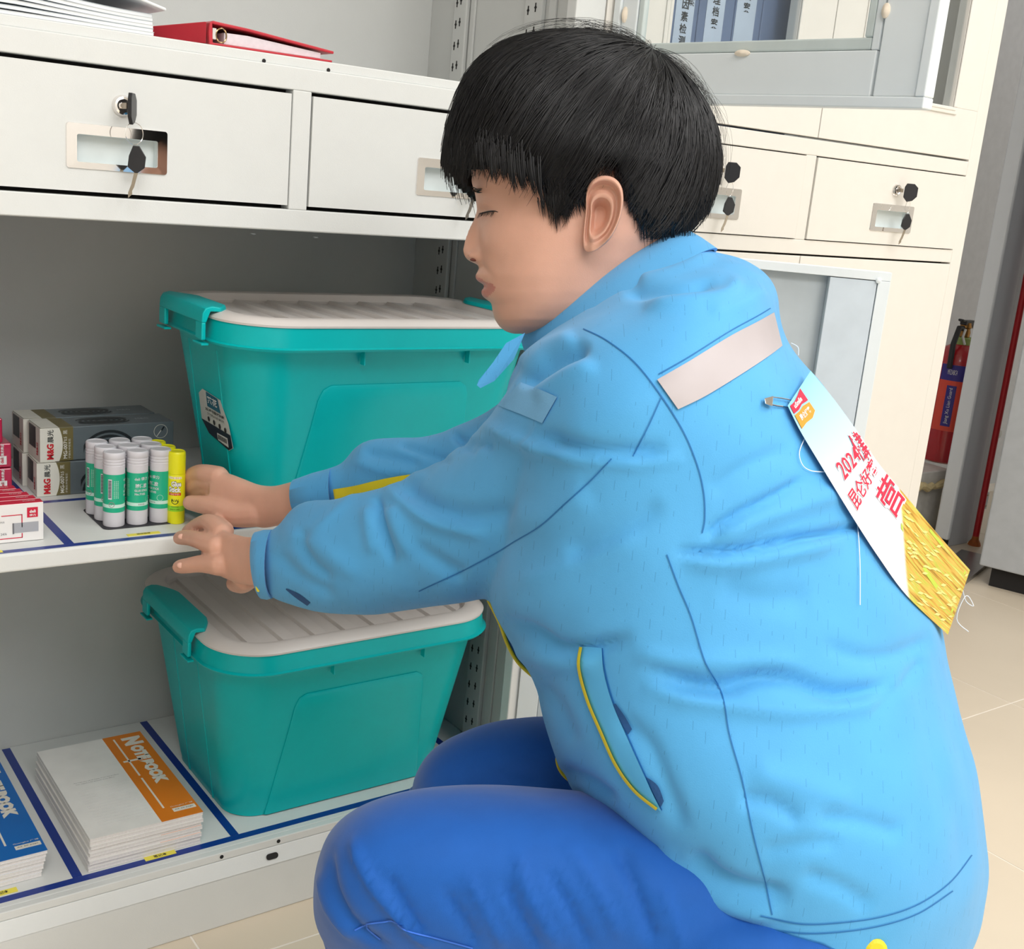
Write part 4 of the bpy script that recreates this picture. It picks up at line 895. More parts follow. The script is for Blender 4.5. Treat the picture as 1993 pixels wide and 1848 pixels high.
# ------------------------------------------------------------------ person
def cr(P, n):
    """catmull-rom through rows of P, n samples per span"""
    P = np.asarray(P, float); out = []
    for i in range(len(P) - 1):
        p0 = P[max(i - 1, 0)]; p1 = P[i]; p2 = P[i + 1]; p3 = P[min(i + 2, len(P) - 1)]
        for k in range(n):
            t = k / n
            out.append(.5 * ((2 * p1) + (-p0 + p2) * t + (2 * p0 - 5 * p1 + 4 * p2 - p3) * t * t + (-p0 + 3 * p1 - 3 * p2 + p3) * t ** 3))
    out.append(P[-1]); return np.array(out)
def loft(secs, N=48, n=5, e=2.2, raw=False):
    """secs rows: ax, ay, bx, by, depth, half thickness (m). a/b are opposite outline points seen in the photo"""
    S_ = cr(secs, n); mb = MB(); R = []
    for ax, ay, bx, by, d, t in S_:
        A = W(ax, ay, d); B = W(bx, by, d); c = (A + B) / 2; h = (B - A) / 2; ring = []
        for k in range(N):
            th = 2 * math.pi * k / N; cs, sn = math.cos(th), math.sin(th)
            q = c + h * (math.copysign(abs(cs) ** (2 / e), cs)); ring.append(CAM + (q - CAM) * (1 + t / d * (math.copysign(abs(sn) ** (2 / e), sn))))
        R.append(ring)
    rings(mb, R, cap0=True, cap1=True)
    return mb
def limb(pts, N=16, n=6):
    """pts rows: px, py, depth, radius"""
    S_ = cr(pts, n); mb = MB(); P = [W(a, b, c) for a, b, c, r in S_]; mb.tube(P, [r for *_, r in S_], N)
    for q, r, s in ((P[0], S_[0][3], -1), (P[-1], S_[-1][3], 1)): ball(mb, q, r)
    return mb
def ball(mb, c, r, sc=(1, 1, 1), n=12):
    V = []; m = n // 2
    for i in range(1, m):
        a = math.pi * i / m
        for k in range(n): b = 2 * math.pi * k / n; V.append((c[0] + r * sc[0] * math.sin(a) * math.cos(b), c[1] + r * sc[1] * math.sin(a) * math.sin(b), c[2] + r * sc[2] * math.cos(a)))
    V.append((c[0], c[1], c[2] + r * sc[2])); V.append((c[0], c[1], c[2] - r * sc[2])); Fc = []
    for i in range(m - 2):
        for k in range(n): a = i * n + k; b = i * n + (k + 1) % n; Fc.append((a, a + n, b + n, b))
    T = (m - 1) * n
    for k in range(n): Fc.append((k, (k + 1) % n, T)); Fc.append(((m - 2) * n + (k + 1) % n, (m - 2) * n + k, T + 1))
    mb.add(V, Fc)
def recalc(V, Fc):
    me = bpy.data.meshes.new('x'); me.from_pydata([tuple(v) for v in V], [], [tuple(f) for f in Fc]); bm = bmesh.new(); bm.from_mesh(me); bmesh.ops.recalc_face_normals(bm, faces=bm.faces); bm.to_mesh(me); bm.free(); return me
def fuse(parts, voxel, smooth=2, name='tmp'):
    mb = MB()
    for p in parts:
        me = recalc(p.V, p.F); mb.add([v.co[:] for v in me.vertices], [tuple(f.vertices) for f in me.polygons]); bpy.data.meshes.remove(me)
    me = bpy.data.meshes.new(name); me.from_pydata(mb.V, [], mb.F); o = bpy.data.objects.new(name, me); COL.objects.link(o)
    r = o.modifiers.new('r', 'REMESH'); r.mode = 'VOXEL'; r.voxel_size = voxel; r.adaptivity = 0
    if smooth: s = o.modifiers.new('s', 'SMOOTH'); s.iterations = smooth; s.factor = .5
    dg = bpy.context.evaluated_depsgraph_get(); m2 = bpy.data.meshes.new_from_object(o.evaluated_get(dg))
    bpy.data.objects.remove(o); bpy.data.meshes.remove(me); return m2
def arr(me):
    V = np.empty(len(me.vertices) * 3); me.vertices.foreach_get('co', V); N = np.empty(len(me.vertices) * 3); me.vertices.foreach_get('normal', N)
    return V.reshape(-1, 3), N.reshape(-1, 3)
def seg_dist(P, L):
    """distance (px) of points P to polyline L, fraction along"""
    best = np.full(len(P), 1e9); fr = np.zeros(len(P)); side = np.zeros(len(P)); n = len(L) - 1
    for i in range(n):
        a = np.array(L[i], float); b = np.array(L[i + 1], float); ab = b - a; q = P - a
        t = np.clip((q @ ab) / (ab @ ab), 0, 1); dd = q - t[:, None] * ab; d = np.hypot(dd[:, 0], dd[:, 1]); m = d < best
        best[m] = d[m]; fr[m] = (i + t[m]) / n; side[m] = np.sign(ab[0] * q[m, 1] - ab[1] * q[m, 0])
    return best, fr, side
def folds(me, F_, dmin=None):
    V, N = arr(me); P = proj(V); face = (N @ FWD) < .25; w0 = np.clip((.25 - (N @ FWD)) / .5, 0, 1); disp = np.zeros(len(V))
    for pts, wd, am in F_:
        L = cr(pts, 6); x0, y0 = L.min(0) - 3 * wd; x1, y1 = L.max(0) + 3 * wd
        m = (P[:, 0] > x0) & (P[:, 0] < x1) & (P[:, 1] > y0) & (P[:, 1] < y1) & face
        if not m.any(): continue
        d, fr, sd = seg_dist(P[m], L); taper = np.clip(np.minimum(fr, 1 - fr) * 5, 0, 1); taper = taper * taper * (3 - 2 * taper)
        disp[m] += am * .001 * np.exp(-(d / wd) ** 2) * (.15 + .85 * taper) * (taper > 0) 
    V = V + N * (disp * w0)[:, None]; me.vertices.foreach_set('co', V.ravel()); me.update()
def wobble(me, amp, sc, seed=0):
    from mathutils import noise
    V, N = arr(me); d = np.array([noise.noise(Vector(v) * sc + Vector((seed, 0, 0))) for v in V]) * amp
    V = V + N * d[:, None]; me.vertices.foreach_set('co', V.ravel()); me.update()
def attach(o, par):
    o.parent = par; o.matrix_parent_inverse = Matrix.Translation(root_of(par)).inverted(); return o
def mobj(name, me, m, parent, label=None):
    me.materials.clear(); me.materials.append(m); me.polygons.foreach_set('use_smooth', [True] * len(me.polygons))
    o = bpy.data.objects.new(name, me); COL.objects.link(o)
    if parent is not None: o.parent = parent; o.matrix_parent_inverse = Matrix.Translation(root_of(parent)).inverted()
    if label: o['label'] = label
    return o
def bvh_of(*mes):
    V = []; Fc = []
    for me in mes:
        n = len(V); V += [v.co.copy() for v in me.vertices]; Fc += [tuple(i + n for i in p.vertices) for p in me.polygons]
    return BVHTree.FromPolygons(V, Fc)
def hit(bv, px, py, fallback=None):
    r = Vector(ray(px, py)); h = bv.ray_cast(Vector(CAM), r)
    if h[0] is None: return None, None
    return np.array(h[0]), np.array(h[1])
def drape(bv, left, right, off=.0015, nu=6, nv=None, thick=.0012, dfall=1.0, rel=8):
    """ribbon between two photo-space polylines laid on the surface"""
    n = nv or 6; L = cr(left, n); R = cr(right, n); V = []; U = []
    for a, b in zip(L, R):
        for k in range(nu + 1):
            q = a + (b - a) * k / nu; p, nn = hit(bv, *q)
            V.append(p); U.append(q)
    ds = [None if p is None else (p - CAM) @ FWD for p in V]
    good = [d for d in ds if d is not None]; last = good[0] if good else dfall
    out = []
    for q, p, d in zip(U, V, ds):
        if d is None: d = last
        last = d; out.append(W(q[0], q[1], d) )
    m = len(L); A = np.array(out).reshape(m, nu + 1, 3)
    for _ in range(rel):     # relax depth steps
        pass
    T = A - np.array([(a - CAM) / np.linalg.norm(a - CAM) for a in A.reshape(-1, 3)]).reshape(A.shape) * off
    T2 = T - np.array([(a - CAM) / np.linalg.norm(a - CAM) for a in A.reshape(-1, 3)]).reshape(A.shape) * thick
    mb = MB(); VV = list(T.reshape(-1, 3)) + list(T2.reshape(-1, 3)); k = nu + 1; o = m * k; Fc = []
    for i in range(m - 1):
        for j in range(nu):
            a = i * k + j; Fc.append((a, a + 1, a + k + 1, a + k)); Fc.append((o + a, o + a + k, o + a + k + 1, o + a + 1))
    for i in range(m - 1):
        for j in (0, nu): a = i * k + j; q = (a, a + k, o + a + k, o + a); Fc.append(q if j == 0 else q[::-1])
    for j in range(nu):
        for i in (0, m - 1): a = i * k + j; q = (a, o + a, o + a + 1, a + 1); Fc.append(q if i == 0 else q[::-1])
    return mb.add(VV, Fc)
def seamline(bv, pts, w=2.2, off=.0006, thick=.0004, n=8):
    L = cr(pts, n); t = np.gradient(L, axis=0); t /= np.linalg.norm(t, axis=1)[:, None] + 1e-9; nn = np.stack([-t[:, 1], t[:, 0]], 1)
    a = L + nn * w / 2; b = L - nn * w / 2
    return drape(bv, a, b, off, 1, 1, thick)
sky = mat('jacket_sky_blue', (84, 168, 224), .66, var=.03, nscale=25, bump=.15, bscale=1100, sheen=.15, spec=.25)
def weave(m):
    nt = m.node_tree; b = nt.nodes['Principled BSDF']; src = b.inputs['Base Color'].links[0].from_socket; tc = nt.nodes.new('ShaderNodeTexCoord'); sx = nt.nodes.new('ShaderNodeSeparateXYZ'); nt.links.new(tc.outputs['Object'], sx.inputs[0])
    def M_(op, a, b_=None, c=None):
        n = nt.nodes.new('ShaderNodeMath'); n.operation = op
        for i, q in enumerate((a, b_, c)):
            if q is None: continue
            if isinstance(q, (int, float)): n.inputs[i].default_value = q
            else: nt.links.new(q, n.inputs[i])
        return n.outputs[0]
    u = M_('MULTIPLY_ADD', sx.outputs[1], -.75, sx.outputs[0]); fu = M_('FRACT', M_('MULTIPLY', u, 95)); col = M_('FLOOR', M_('MULTIPLY', u, 95))
    fv = M_('FRACT', M_('ADD', M_('MULTIPLY', sx.outputs[2], 60), M_('MULTIPLY', col, .37)))
    nz = nt.nodes.new('ShaderNodeTexNoise'); nz.inputs['Scale'].default_value = 60; nt.links.new(tc.outputs['Object'], nz.inputs['Vector'])
    k = M_('MULTIPLY', M_('MULTIPLY', M_('LESS_THAN', fu, .055), M_('LESS_THAN', fv, .42)), M_('GREATER_THAN', nz.outputs['Fac'], .5))
    mx = nt.nodes.new('ShaderNodeMix'); mx.data_type = 'RGBA'; nt.links.new(M_('MULTIPLY', k, .4), mx.inputs[0]); nt.links.new(src, mx.inputs[6]); mx.inputs[7].default_value = (.03, .16, .38, 1); nt.links.new(mx.outputs[2], b.inputs['Base Color'])
weave(sky)
sky_d = mat('jacket_seam_blue', (30, 112, 178), .7, var=.02)
lining = mat('jacket_lining_navy', (22, 76, 132), .7)
royal = mat('trouser_royal_blue', (20, 88, 172), .7, var=.04, nscale=40, bump=.15, bscale=1300, sheen=.2, spec=.25)
skin = mat('skin', (218, 168, 146), .45, var=.05, nscale=35, bump=.08, bscale=900, sss=.12, spec=.35)
lipm = mat('lip_skin', (204, 134, 120), .42, var=.05, nscale=80)
hairm = mat('black_hair', (9, 9, 12), .5, var=.25, nscale=60, spec=.3)
hairs = mat('black_hair_strands', (10, 10, 14), .42, var=.35, nscale=90, spec=.38)
pyel = mat('piping_yellow', (226, 208, 40), .5)
person = empty('person', (0.6, -0.45, 0), 'crouching person in a sky-blue work jacket and royal-blue trousers reaching to the middle shelf', 'person')
# --- jacket body and sleeves
torso = loft([(1105, 615, 1330, 478, 1.03, .06), (1040, 665, 1385, 487, 1.03, .105), (1000, 720, 1455, 512, 1.02, .155), (985, 790, 1508, 560, 1.01, .185), (985, 880, 1530, 660, 1.0, .20), (975, 960, 1612, 765, 1.0, .20),
    (965, 1060, 1705, 905, 1.0, .195), (952, 1165, 1765, 1030, .995, .19), (985, 1235, 1822, 1180, .99, .185), (1035, 1320, 1850, 1320, .985, .185), (1058, 1410, 1880, 1430, .98, .19), (1095, 1510, 1905, 1530, .975, .195),
    (1165, 1610, 1919, 1640, .97, .195), (1235, 1710, 1921, 1740, .97, .19), (1305, 1800, 1900, 1835, .97, .18), (1390, 1890, 1850, 1920, .97, .16), (1470, 1950, 1770, 1970, .97, .10)], N=72, n=4, e=2.3)
arm1 = loft([(1200, 650, 1372, 1010, .97, .085), (1110, 652, 1345, 1055, .945, .105), (1040, 690, 1280, 1090, .945, .108), (985, 765, 1170, 1118, .965, .10), (940, 826, 1040, 1147, 1.0, .09), (862, 893, 900, 1172, 1.04, .08), (757, 946, 765, 1192, 1.085, .07),
    (655, 969, 640, 1194, 1.125, .06), (585, 982, 575, 1180, 1.16, .052), (545, 1020, 540, 1168, 1.18, .042), (522, 1034, 524, 1160, 1.195, .038), (508, 1037, 514, 1158, 1.205, .036)], N=48, n=5, e=2.1)
arm2 = loft([(1180, 690, 1240, 960, 1.12, .08), (1060, 720, 1120, 980, 1.15, .085), (965, 790, 1010, 1000, 1.18, .075), (890, 828, 900, 1020, 1.20, .066), (850, 846, 850, 1030, 1.215, .06), (775, 852, 780, 1030, 1.24, .055), (705, 863, 712, 1020, 1.265, .05), (668, 902, 672, 1012, 1.28, .042), (640, 913, 648, 1004, 1.29, .038), (620, 918, 628, 1000, 1.30, .035)], N=40, n=5, e=2.1)
jk = fuse([torso, arm1, arm2], .0042, 4, 'jacket')
FOLDS = [
 ([(775, 940), (800, 962), (840, 985), (900, 1003), (960, 1003), (1010, 985)], 20, -7), ([(752, 948), (785, 975), (830, 1010), (880, 1028), (950, 1042)], 12, 6),
 ([(735, 965), (738, 1000), (748, 1045), (765, 1100)], 9, -7), ([(760, 985), (775, 1030), (800, 1085)], 14, 4), ([(716, 985), (718, 1030), (725, 1080)], 13, 3.5),
 ([(600, 1030), (590, 1060), (612, 1100), (650, 1130)], 13, -5), ([(545, 1040), (600, 1050), (650, 1085), (700, 1125)], 16, 3), ([(535, 1075), (580, 1120), (650, 1160)], 14, -4),
 ([(800, 1060), (860, 1100), (905, 1125)], 16, -4.5), ([(700, 950), (650, 1000), (610, 1040)], 9, 2),
 ([(1040, 846), (1100, 868), (1160, 884), (1230, 886), (1300, 875)], 18, -8), ([(935, 826), (980, 846), (1040, 872), (1100, 886), (1170, 896), (1240, 900), (1330, 893)], 13, 7),
 ([(980, 1000), (1060, 1010), (1150, 960)], 30, 4), ([(1100, 1080), (1200, 1040), (1290, 980)], 20, -4), ([(1000, 1140), (1120, 1100), (1250, 1040)], 18, 3),
 ([(1310, 1072), (1380, 1076), (1460, 1068), (1550, 1050), (1620, 1036), (1690, 1015)], 8, -9), ([(1330, 1092), (1420, 1098), (1520, 1080), (1640, 1055)], 16, 6), ([(1370, 1045), (1430, 1005), (1500, 968), (1570, 930)], 9, -7), ([(1390, 1055), (1460, 1020), (1560, 985), (1650, 950)], 18, 5),
 ([(1380, 960), (1450, 910), (1540, 870)], 16, -3), ([(1400, 1140), (1480, 1165), (1580, 1165)], 28, -4),
 ([(1255, 1300), (1320, 1328), (1400, 1338), (1470, 1320), (1540, 1325), (1620, 1350), (1700, 1345), (1735, 1330)], 17, -9), ([(1250, 1335), (1340, 1362), (1450, 1378), (1560, 1385), (1680, 1370), (1760, 1330)], 18, 5), ([(1230, 1270), (1330, 1290), (1450, 1290), (1560, 1290)], 20, 4),
 ([(1200, 1395), (1260, 1450), (1300, 1540), (1330, 1620)], 18, -4), ([(1600, 1250), (1680, 1280), (1760, 1270), (1810, 1240)], 16, -4), ([(1690, 1390), (1760, 1330), (1800, 1280)], 12, -3),
 ([(1440, 1555), (1500, 1562), (1560, 1600)], 16, -5), ([(1590, 1590), (1680, 1600), (1760, 1625)], 18, -4.5), ([(1480, 1660), (1560, 1645), (1640, 1640)], 16, -3), ([(1460, 1500), (1560, 1530), (1660, 1560)], 26, 3.5),
 ([(1345, 1660), (1390, 1705), (1460, 1735), (1540, 1745)], 18, -8), ([(1280, 1650), (1340, 1720), (1430, 1770), (1520, 1785)], 16, 5), ([(1560, 1700), (1640, 1730), (1700, 1770)], 16, -4),
 ([(985, 1205), (1040, 1232), (1090, 1262), (1150, 1262), (1230, 1240)], 15, -8), ([(1000, 1262), (1080, 1290), (1160, 1290)], 16, 4), ([(1090, 1500), (1140, 1520), (1200, 1560)], 14, -5), ([(1050, 1330), (1090, 1380), (1120, 1450)], 16, -3),
 ([(1015, 752), (1050, 722), (1095, 694), (1145, 676)], 13, -10), ([(1010, 712), (1060, 680), (1120, 655)], 16, 5), ([(1040, 775), (1090, 740), (1160, 710)], 16, 5),
 ([(1215, 574), (1270, 568), (1330, 562), (1395, 548)], 11, -6), ([(1240, 545), (1300, 530), (1390, 490)], 13, 4), ([(1250, 596), (1330, 590), (1410, 575), (1440, 540)], 14, 5), ([(1140, 592), (1180, 560), (1215, 535)], 10, -5),
 ([(1380, 610), (1440, 590), (1490, 560)], 18, 3), ([(1680, 860), (1720, 960), (1760, 1060)], 20, -3), ([(880, 850), (920, 862), (965, 868)], 8, -4), ([(705, 880), (760, 890), (820, 905)], 10, -4), ([(690, 900), (750, 918), (830, 925)], 9, 3), ([(775, 862), (820, 880), (880, 900)], 8, -4), ([(880, 838), (905, 870), (930, 880)], 7, -4)]
folds(jk, FOLDS)
wobble(jk, .0022, 22.0, 3)
o_j = mobj('jacket', jk, sky, person)
BJ = bvh_of(jk)
# reflective band, patch, welt, seams
def part(mb, name, m, par=o_j, sm=False):
    o = mb.build(name, m, None, smooth=False); o.parent = par; o.matrix_parent_inverse = Matrix.Translation(root_of(par)).inverted()
    if sm: shade(o, 1.0)
    return o
band = mat('reflective_band', (182, 174, 176), .5, var=.02)
part(drape(BJ, [(1279, 739), (1340, 704), (1420, 655), (1475, 626), (1507, 608)], [(1320, 797), (1375, 770), (1450, 724), (1498, 692), (1523, 673)], .0012, 10, 8), 'reflective_band', band, sm=True)
part(drape(BJ, [(1013, 744), (1050, 758), (1084, 773)], [(970, 790), (1012, 806), (1055, 824)], .0012, 8, 8), 'hook_patch', mat('patch_pale_blue', (120, 184, 232), .7, bump=.4, bscale=1500), sm=True)
SE = [[(1135, 640), (1180, 662), (1235, 705), (1285, 768), (1330, 840), (1357, 905), (1370, 960), (1372, 1010), (1367, 1038)], [(1190, 893), (1150, 935), (1100, 980), (1050, 1025), (1000, 1055), (960, 1080), (900, 1112), (840, 1140), (815, 1152)], [(1288, 772), (1262, 830), (1232, 888)],
      [(1298, 1080), (1320, 1140), (1345, 1200), (1373, 1290), (1405, 1350), (1420, 1430), (1445, 1520), (1465, 1620), (1490, 1720), (1503, 1782)], [(1480, 1784), (1560, 1800), (1640, 1797), (1720, 1785), (1790, 1760), (1850, 1718), (1892, 1665)],
      [(1068, 640), (1110, 600), (1150, 560), (1200, 530), (1270, 505), (1345, 492), (1385, 482)], [(1282, 728), (1340, 695), (1420, 645), (1475, 615), (1500, 600)], [(1470, 1805), (1560, 1818), (1640, 1815), (1720, 1802), (1790, 1778), (1855, 1735)],
      [(1172, 1262), (1178, 1310), (1195, 1370), (1225, 1440), (1258, 1515), (1288, 1578)], [(1413, 1848), (1416, 1800), (1480, 1806), (1570, 1830), (1600, 1838), (1620, 1848)]]
for s in SE: part(seamline(BJ, s), 'seam', sky_d)
part(drape(BJ, [(1128, 1258), (1126, 1300), (1142, 1365), (1168, 1425), (1198, 1490), (1240, 1545), (1284, 1580)], [(1171, 1262), (1175, 1310), (1192, 1370), (1222, 1440), (1256, 1515), (1272, 1550), (1287, 1579)], .0014, 4, 6, .0016), 'pocket_welt', mat('welt_blue', (84, 174, 226), .6), sm=True)
part(seamline(BJ, [(1130, 1260), (1126, 1300), (1142, 1362), (1168, 1424), (1198, 1490), (1234, 1540), (1278, 1576)], 6, .0034, .0022), 'pocket_piping', pyel, sm=True)
part(drape(BJ, [(1262, 1520), (1272, 1545), (1286, 1572)], [(1256, 1512), (1280, 1530), (1292, 1560)], .002, 2, 6, .0004), 'pocket_opening', lining)
part(drape(BJ, [(1193, 1372), (1208, 1405), (1222, 1430)], [(1198, 1370), (1216, 1395), (1230, 1420)], .002, 2, 6, .0004), 'pocket_opening', lining)
_m2 = recalc(arm2.V, arm2.F); BA2 = bvh_of(_m2)
part(drape(BA2, [(648, 953), (690, 946), (740, 934), (790, 925), (850, 918)], [(652, 978), (690, 972), (735, 966), (780, 962), (830, 950)], .0045, 3, 6), 'sleeve_stripe', mat('stripe_yellow', (228, 208, 20), .5), sm=True)
# collar: band round the neck with overlapping point
def band_loft(top, bot, name, m, th=.003, N=64, a0=0, a1=360, e=2.0):
    mb = MB(); A = []
    for (ax, ay, bx, by, d, t), o_ in ((bot, .0), (((np.array(bot) + np.array(top)) / 2), .001), (top, 0), (top, -th), (((np.array(bot) + np.array(top)) / 2), -th), (bot, -th)):
        P0 = W(ax, ay, d); P1 = W(bx, by, d); c = (P0 + P1) / 2; h = (P1 - P0) / 2; L = np.linalg.norm(h); h = h * (L + o_) / L; t = t + o_; ring = []
        for k in range(N):
            q = 2 * math.pi * k / N; ring.append(c + h * math.cos(q) + FWD * t * math.sin(q))
        A.append(ring)
    A.append(A[0]); rings(mb, A); return part(mb, name, m, sm=True)
band_loft((1012, 658, 1332, 449, 1.045, .073), (1030, 700, 1392, 492, 1.04, .105), 'collar', sky)
mb = MB(); tri = [(985, 668, .99), (1022, 648, .99), (1000, 700, .985), (962, 742, .985), (935, 756, .985), (928, 750, .985), (932, 740, .985), (960, 705, .988)]
V = [W(*q) for q in tri] + [W(q[0], q[1], q[2] + .004) for q in tri]; n = len(tri)
mb.add(V, [tuple(range(n)), tuple(range(n, 2 * n))[::-1]] + [(i, i + n, (i + 1) % n + n, (i + 1) % n) for i in range(n)]); part(mb, 'collar_point', sky)
# cuffs
band_loft((497, 1036, 512, 1166, 1.207, .040), (530, 1031, 530, 1165, 1.19, .0395), 'cuff', sky, e=2)
band_loft((572, 934, 578, 1002, 1.315, .036), (646, 911, 654, 1008, 1.285, .0385), 'cuff', sky)
mb = MB(); p = W(503, 1138, 1.172); mb.lathe([(.0045, 0), (.0045, .0015), (.003, .002)], 16, (0, 0, 0)); u_ = RIGHT * .55 - FWD * .4; 
part(MB().add([p + (RIGHT * v[0] * .6 + UP * v[1] * 1.7 - FWD * v[2]) for v in mb.V], mb.F), 'cuff_button', pyel)
mb = MB(); p, nn = hit(BJ, 1704, 1847); mb.lathe([(.0075, 0), (.0075, .002), (.005, .003)], 16, (0, 0, 0))
part(MB().add([p + (RIGHT * v[0] + UP * v[1] - FWD * (v[2] + .0005)) for v in mb.V], mb.F), 'hem_button', pyel)
# cuff slit on the near sleeve
part(drape(BJ, [(556, 1148), (575, 1164), (598, 1180)], [(557, 1146), (582, 1157), (604, 1174)], .0012, 2, 5, .0003), 'sleeve_slit', lining)
# open front edge with yellow piping and lining behind it
def flap(edge, inner, d0, d1):
    E_ = cr(edge, 6); I_ = cr(inner, 6); mb = MB(); V = []
    for a, b in zip(E_, I_): V += [W(a[0], a[1], d0), W(b[0], b[1], d1), W(a[0], a[1], d0 + .003), W(b[0], b[1], d1 + .003)]
    Fc = []
    for i in range(len(E_) - 1): a = 4 * i; b = a + 4; Fc += [(a, b, b + 1, a + 1), (a + 2, a + 3, b + 3, b + 2), (a, a + 2, b + 2, b), (a + 1, b + 1, b + 3, a + 3)]
    return mb.add(V, Fc), [W(a[0], a[1], d0 - .001) for a in E_]
f1_, e1_ = flap([(950, 1168), (972, 1212), (988, 1255), (1010, 1292), (1046, 1324)], [(1010, 1180), (1030, 1225), (1050, 1265), (1070, 1300), (1090, 1330)], 1.05, 1.04)
part(f1_, 'front_lining', lining); part(MB().tube(e1_, .0017, 8), 'front_piping', pyel, sm=True)
f2_, e2_ = flap([(1104, 1450), (1086, 1468), (1087, 1492), (1102, 1514), (1128, 1530)], [(1150, 1450), (1150, 1470), (1150, 1490), (1160, 1510), (1170, 1530)], 1.02, 1.0)
part(f2_, 'front_lining', lining); part(MB().tube(e2_, .0017, 8), 'front_piping', pyel, sm=True)
# --- trousers
leg1 = loft([(1560, 1560, 1620, 2010, .97, .15), (1300, 1560, 1420, 2060, .94, .14), (1150, 1541, 1200, 2040, .925, .125), (1000, 1530, 1030, 2000, .915, .115), (880, 1531, 890, 1960, .905, .105), (780, 1543, 770, 1930, .90, .10), (700, 1570, 690, 1890, .895, .09), (645, 1614, 640, 1850, .895, .075), (617, 1670, 615, 1800, .895, .05), (609, 1712, 609, 1750, .895, .02)], N=48, n=4, e=2.2)
leg2 = loft([(1400, 1480, 1400, 1800, 1.08, .12), (1200, 1400, 1240, 1740, 1.13, .10), (1080, 1395, 1100, 1730, 1.14, .095), (970, 1404, 980, 1720, 1.145, .09), (890, 1430, 890, 1700, 1.145, .08), (838, 1466, 835, 1660, 1.145, .065), (808, 1510, 808, 1610, 1.145, .04), (800, 1545, 800, 1570, 1.145, .015)], N=40, n=4, e=2.2)
def shank(knee, foot, r0, r1, nm=16):
    k = np.array(knee); f = np.array(foot); P = [k + (f - k) * t for t in (0, .2, .4, .6, .8, 1)]; mb = MB(); mb.tube(P, [r0, r0 * 1.02, r0 * .95, r0 * .85, (r0 + r1) / 2 * .95, r1], 20); return mb
K1 = W(795, 1790, .91); A1 = np.array([K1[0] + .17, K1[1] + .015, .095]); K2 = W(880, 1580, 1.145); A2_ = np.array([K2[0] + .17, K2[1] - .01, .095])
H1 = loft([(1250, 1700, 1300, 2050, .97, .17), (1500, 1700, 1500, 2080, .97, .19), (1750, 1720, 1700, 2060, .98, .17), (1850, 1800, 1830, 1960, .98, .10)], N=32, n=3)
tr_me = fuse([leg1, leg2, H1, shank(K1, A1, .070, .056), shank(K2, A2_, .07, .056)], .0055, 4, 'trousers')
TF = [([(685, 1625), (700, 1680), (735, 1740), (790, 1800), (850, 1848)], 8, 6), ([(640, 1650), (650, 1730), (690, 1800), (760, 1848)], 9, -5), ([(620, 1700), (640, 1770), (690, 1830)], 7, 4), ([(752, 1700), (790, 1770), (830, 1830)], 8, -4), ([(860, 1730), (900, 1790), (930, 1848)], 8, -4), ([(905, 1700), (950, 1790), (985, 1848)], 8, 3.5),
      ([(975, 1710), (1010, 1780), (1050, 1848)], 8, -4), ([(1010, 1650), (1020, 1720), (1060, 1800), (1090, 1848)], 8, 3.5), ([(1060, 1690), (1110, 1770), (1150, 1848)], 9, -4), ([(1100, 1640), (1160, 1730), (1210, 1830)], 9, 3), ([(1200, 1640), (1240, 1740), (1275, 1840)], 12, -6), ([(960, 1500), (1000, 1520), (1050, 1530)], 10, -2), ([(1290, 1730), (1310, 1790), (1330, 1848)], 8, 3)]
folds(tr_me, TF); wobble(tr_me, .002, 16, 7)
o_t = mobj('trousers', tr_me, royal, person)
BT = bvh_of(tr_me)
tsm = mat('trouser_seam', (52, 110, 214), .7)
for s in ([(712, 1800), (745, 1796), (765, 1795), (790, 1812), (850, 1828), (920, 1847)], [(690, 1812), (712, 1802), (716, 1810), (740, 1830)]): part(seamline(BT, s, 3, .0008, .0006), 'seam', tsm, o_t)
# shoes
def shoe(A, toe_dir, name='shoe'):
    t = np.array([toe_dir[0], toe_dir[1], 0.0]); t /= np.linalg.norm(t); s = np.array([-t[1], t[0], 0]); mb = MB(); R = []
    for f, w, h, z0 in ((-.075, .012, .05, .012), (-.07, .03, .085, .012), (-.03, .036, .10, .012), (.02, .038, .09, .012), (.07, .042, .065, .012), (.12, .046, .052, .012), (.16, .038, .042, .012), (.178, .015, .03, .012)):
        R.append([np.array([A[0], A[1], 0]) + t * f + s * w * math.cos(q) + np.array([0, 0, z0 + h / 2 + h / 2 * math.sin(q)]) for q in np.linspace(0, 2 * math.pi, 25)[:-1]])
    rings(mb, R, True, True); o = part(mb, name, mat('shoe_black', (30, 30, 34), .5), person, sm=True)
    mb = MB(); P = [(-.08, .02), (-.06, .034), (0, .040), (.08, .046), (.14, .046), (.178, .028), (.186, 0), (.178, -.028), (.14, -.046), (.08, -.046), (0, -.040), (-.06, -.034), (-.08, -.02)]
    mb.prism(P, (A[0], A[1], .001), t, s, (0, 0, .018)); part(mb, 'sole', mat('sole_grey', (60, 60, 62), .7), o)
td = -RIGHT * [1, 1, 0]
shoe(A1, td); shoe(A2_, td)
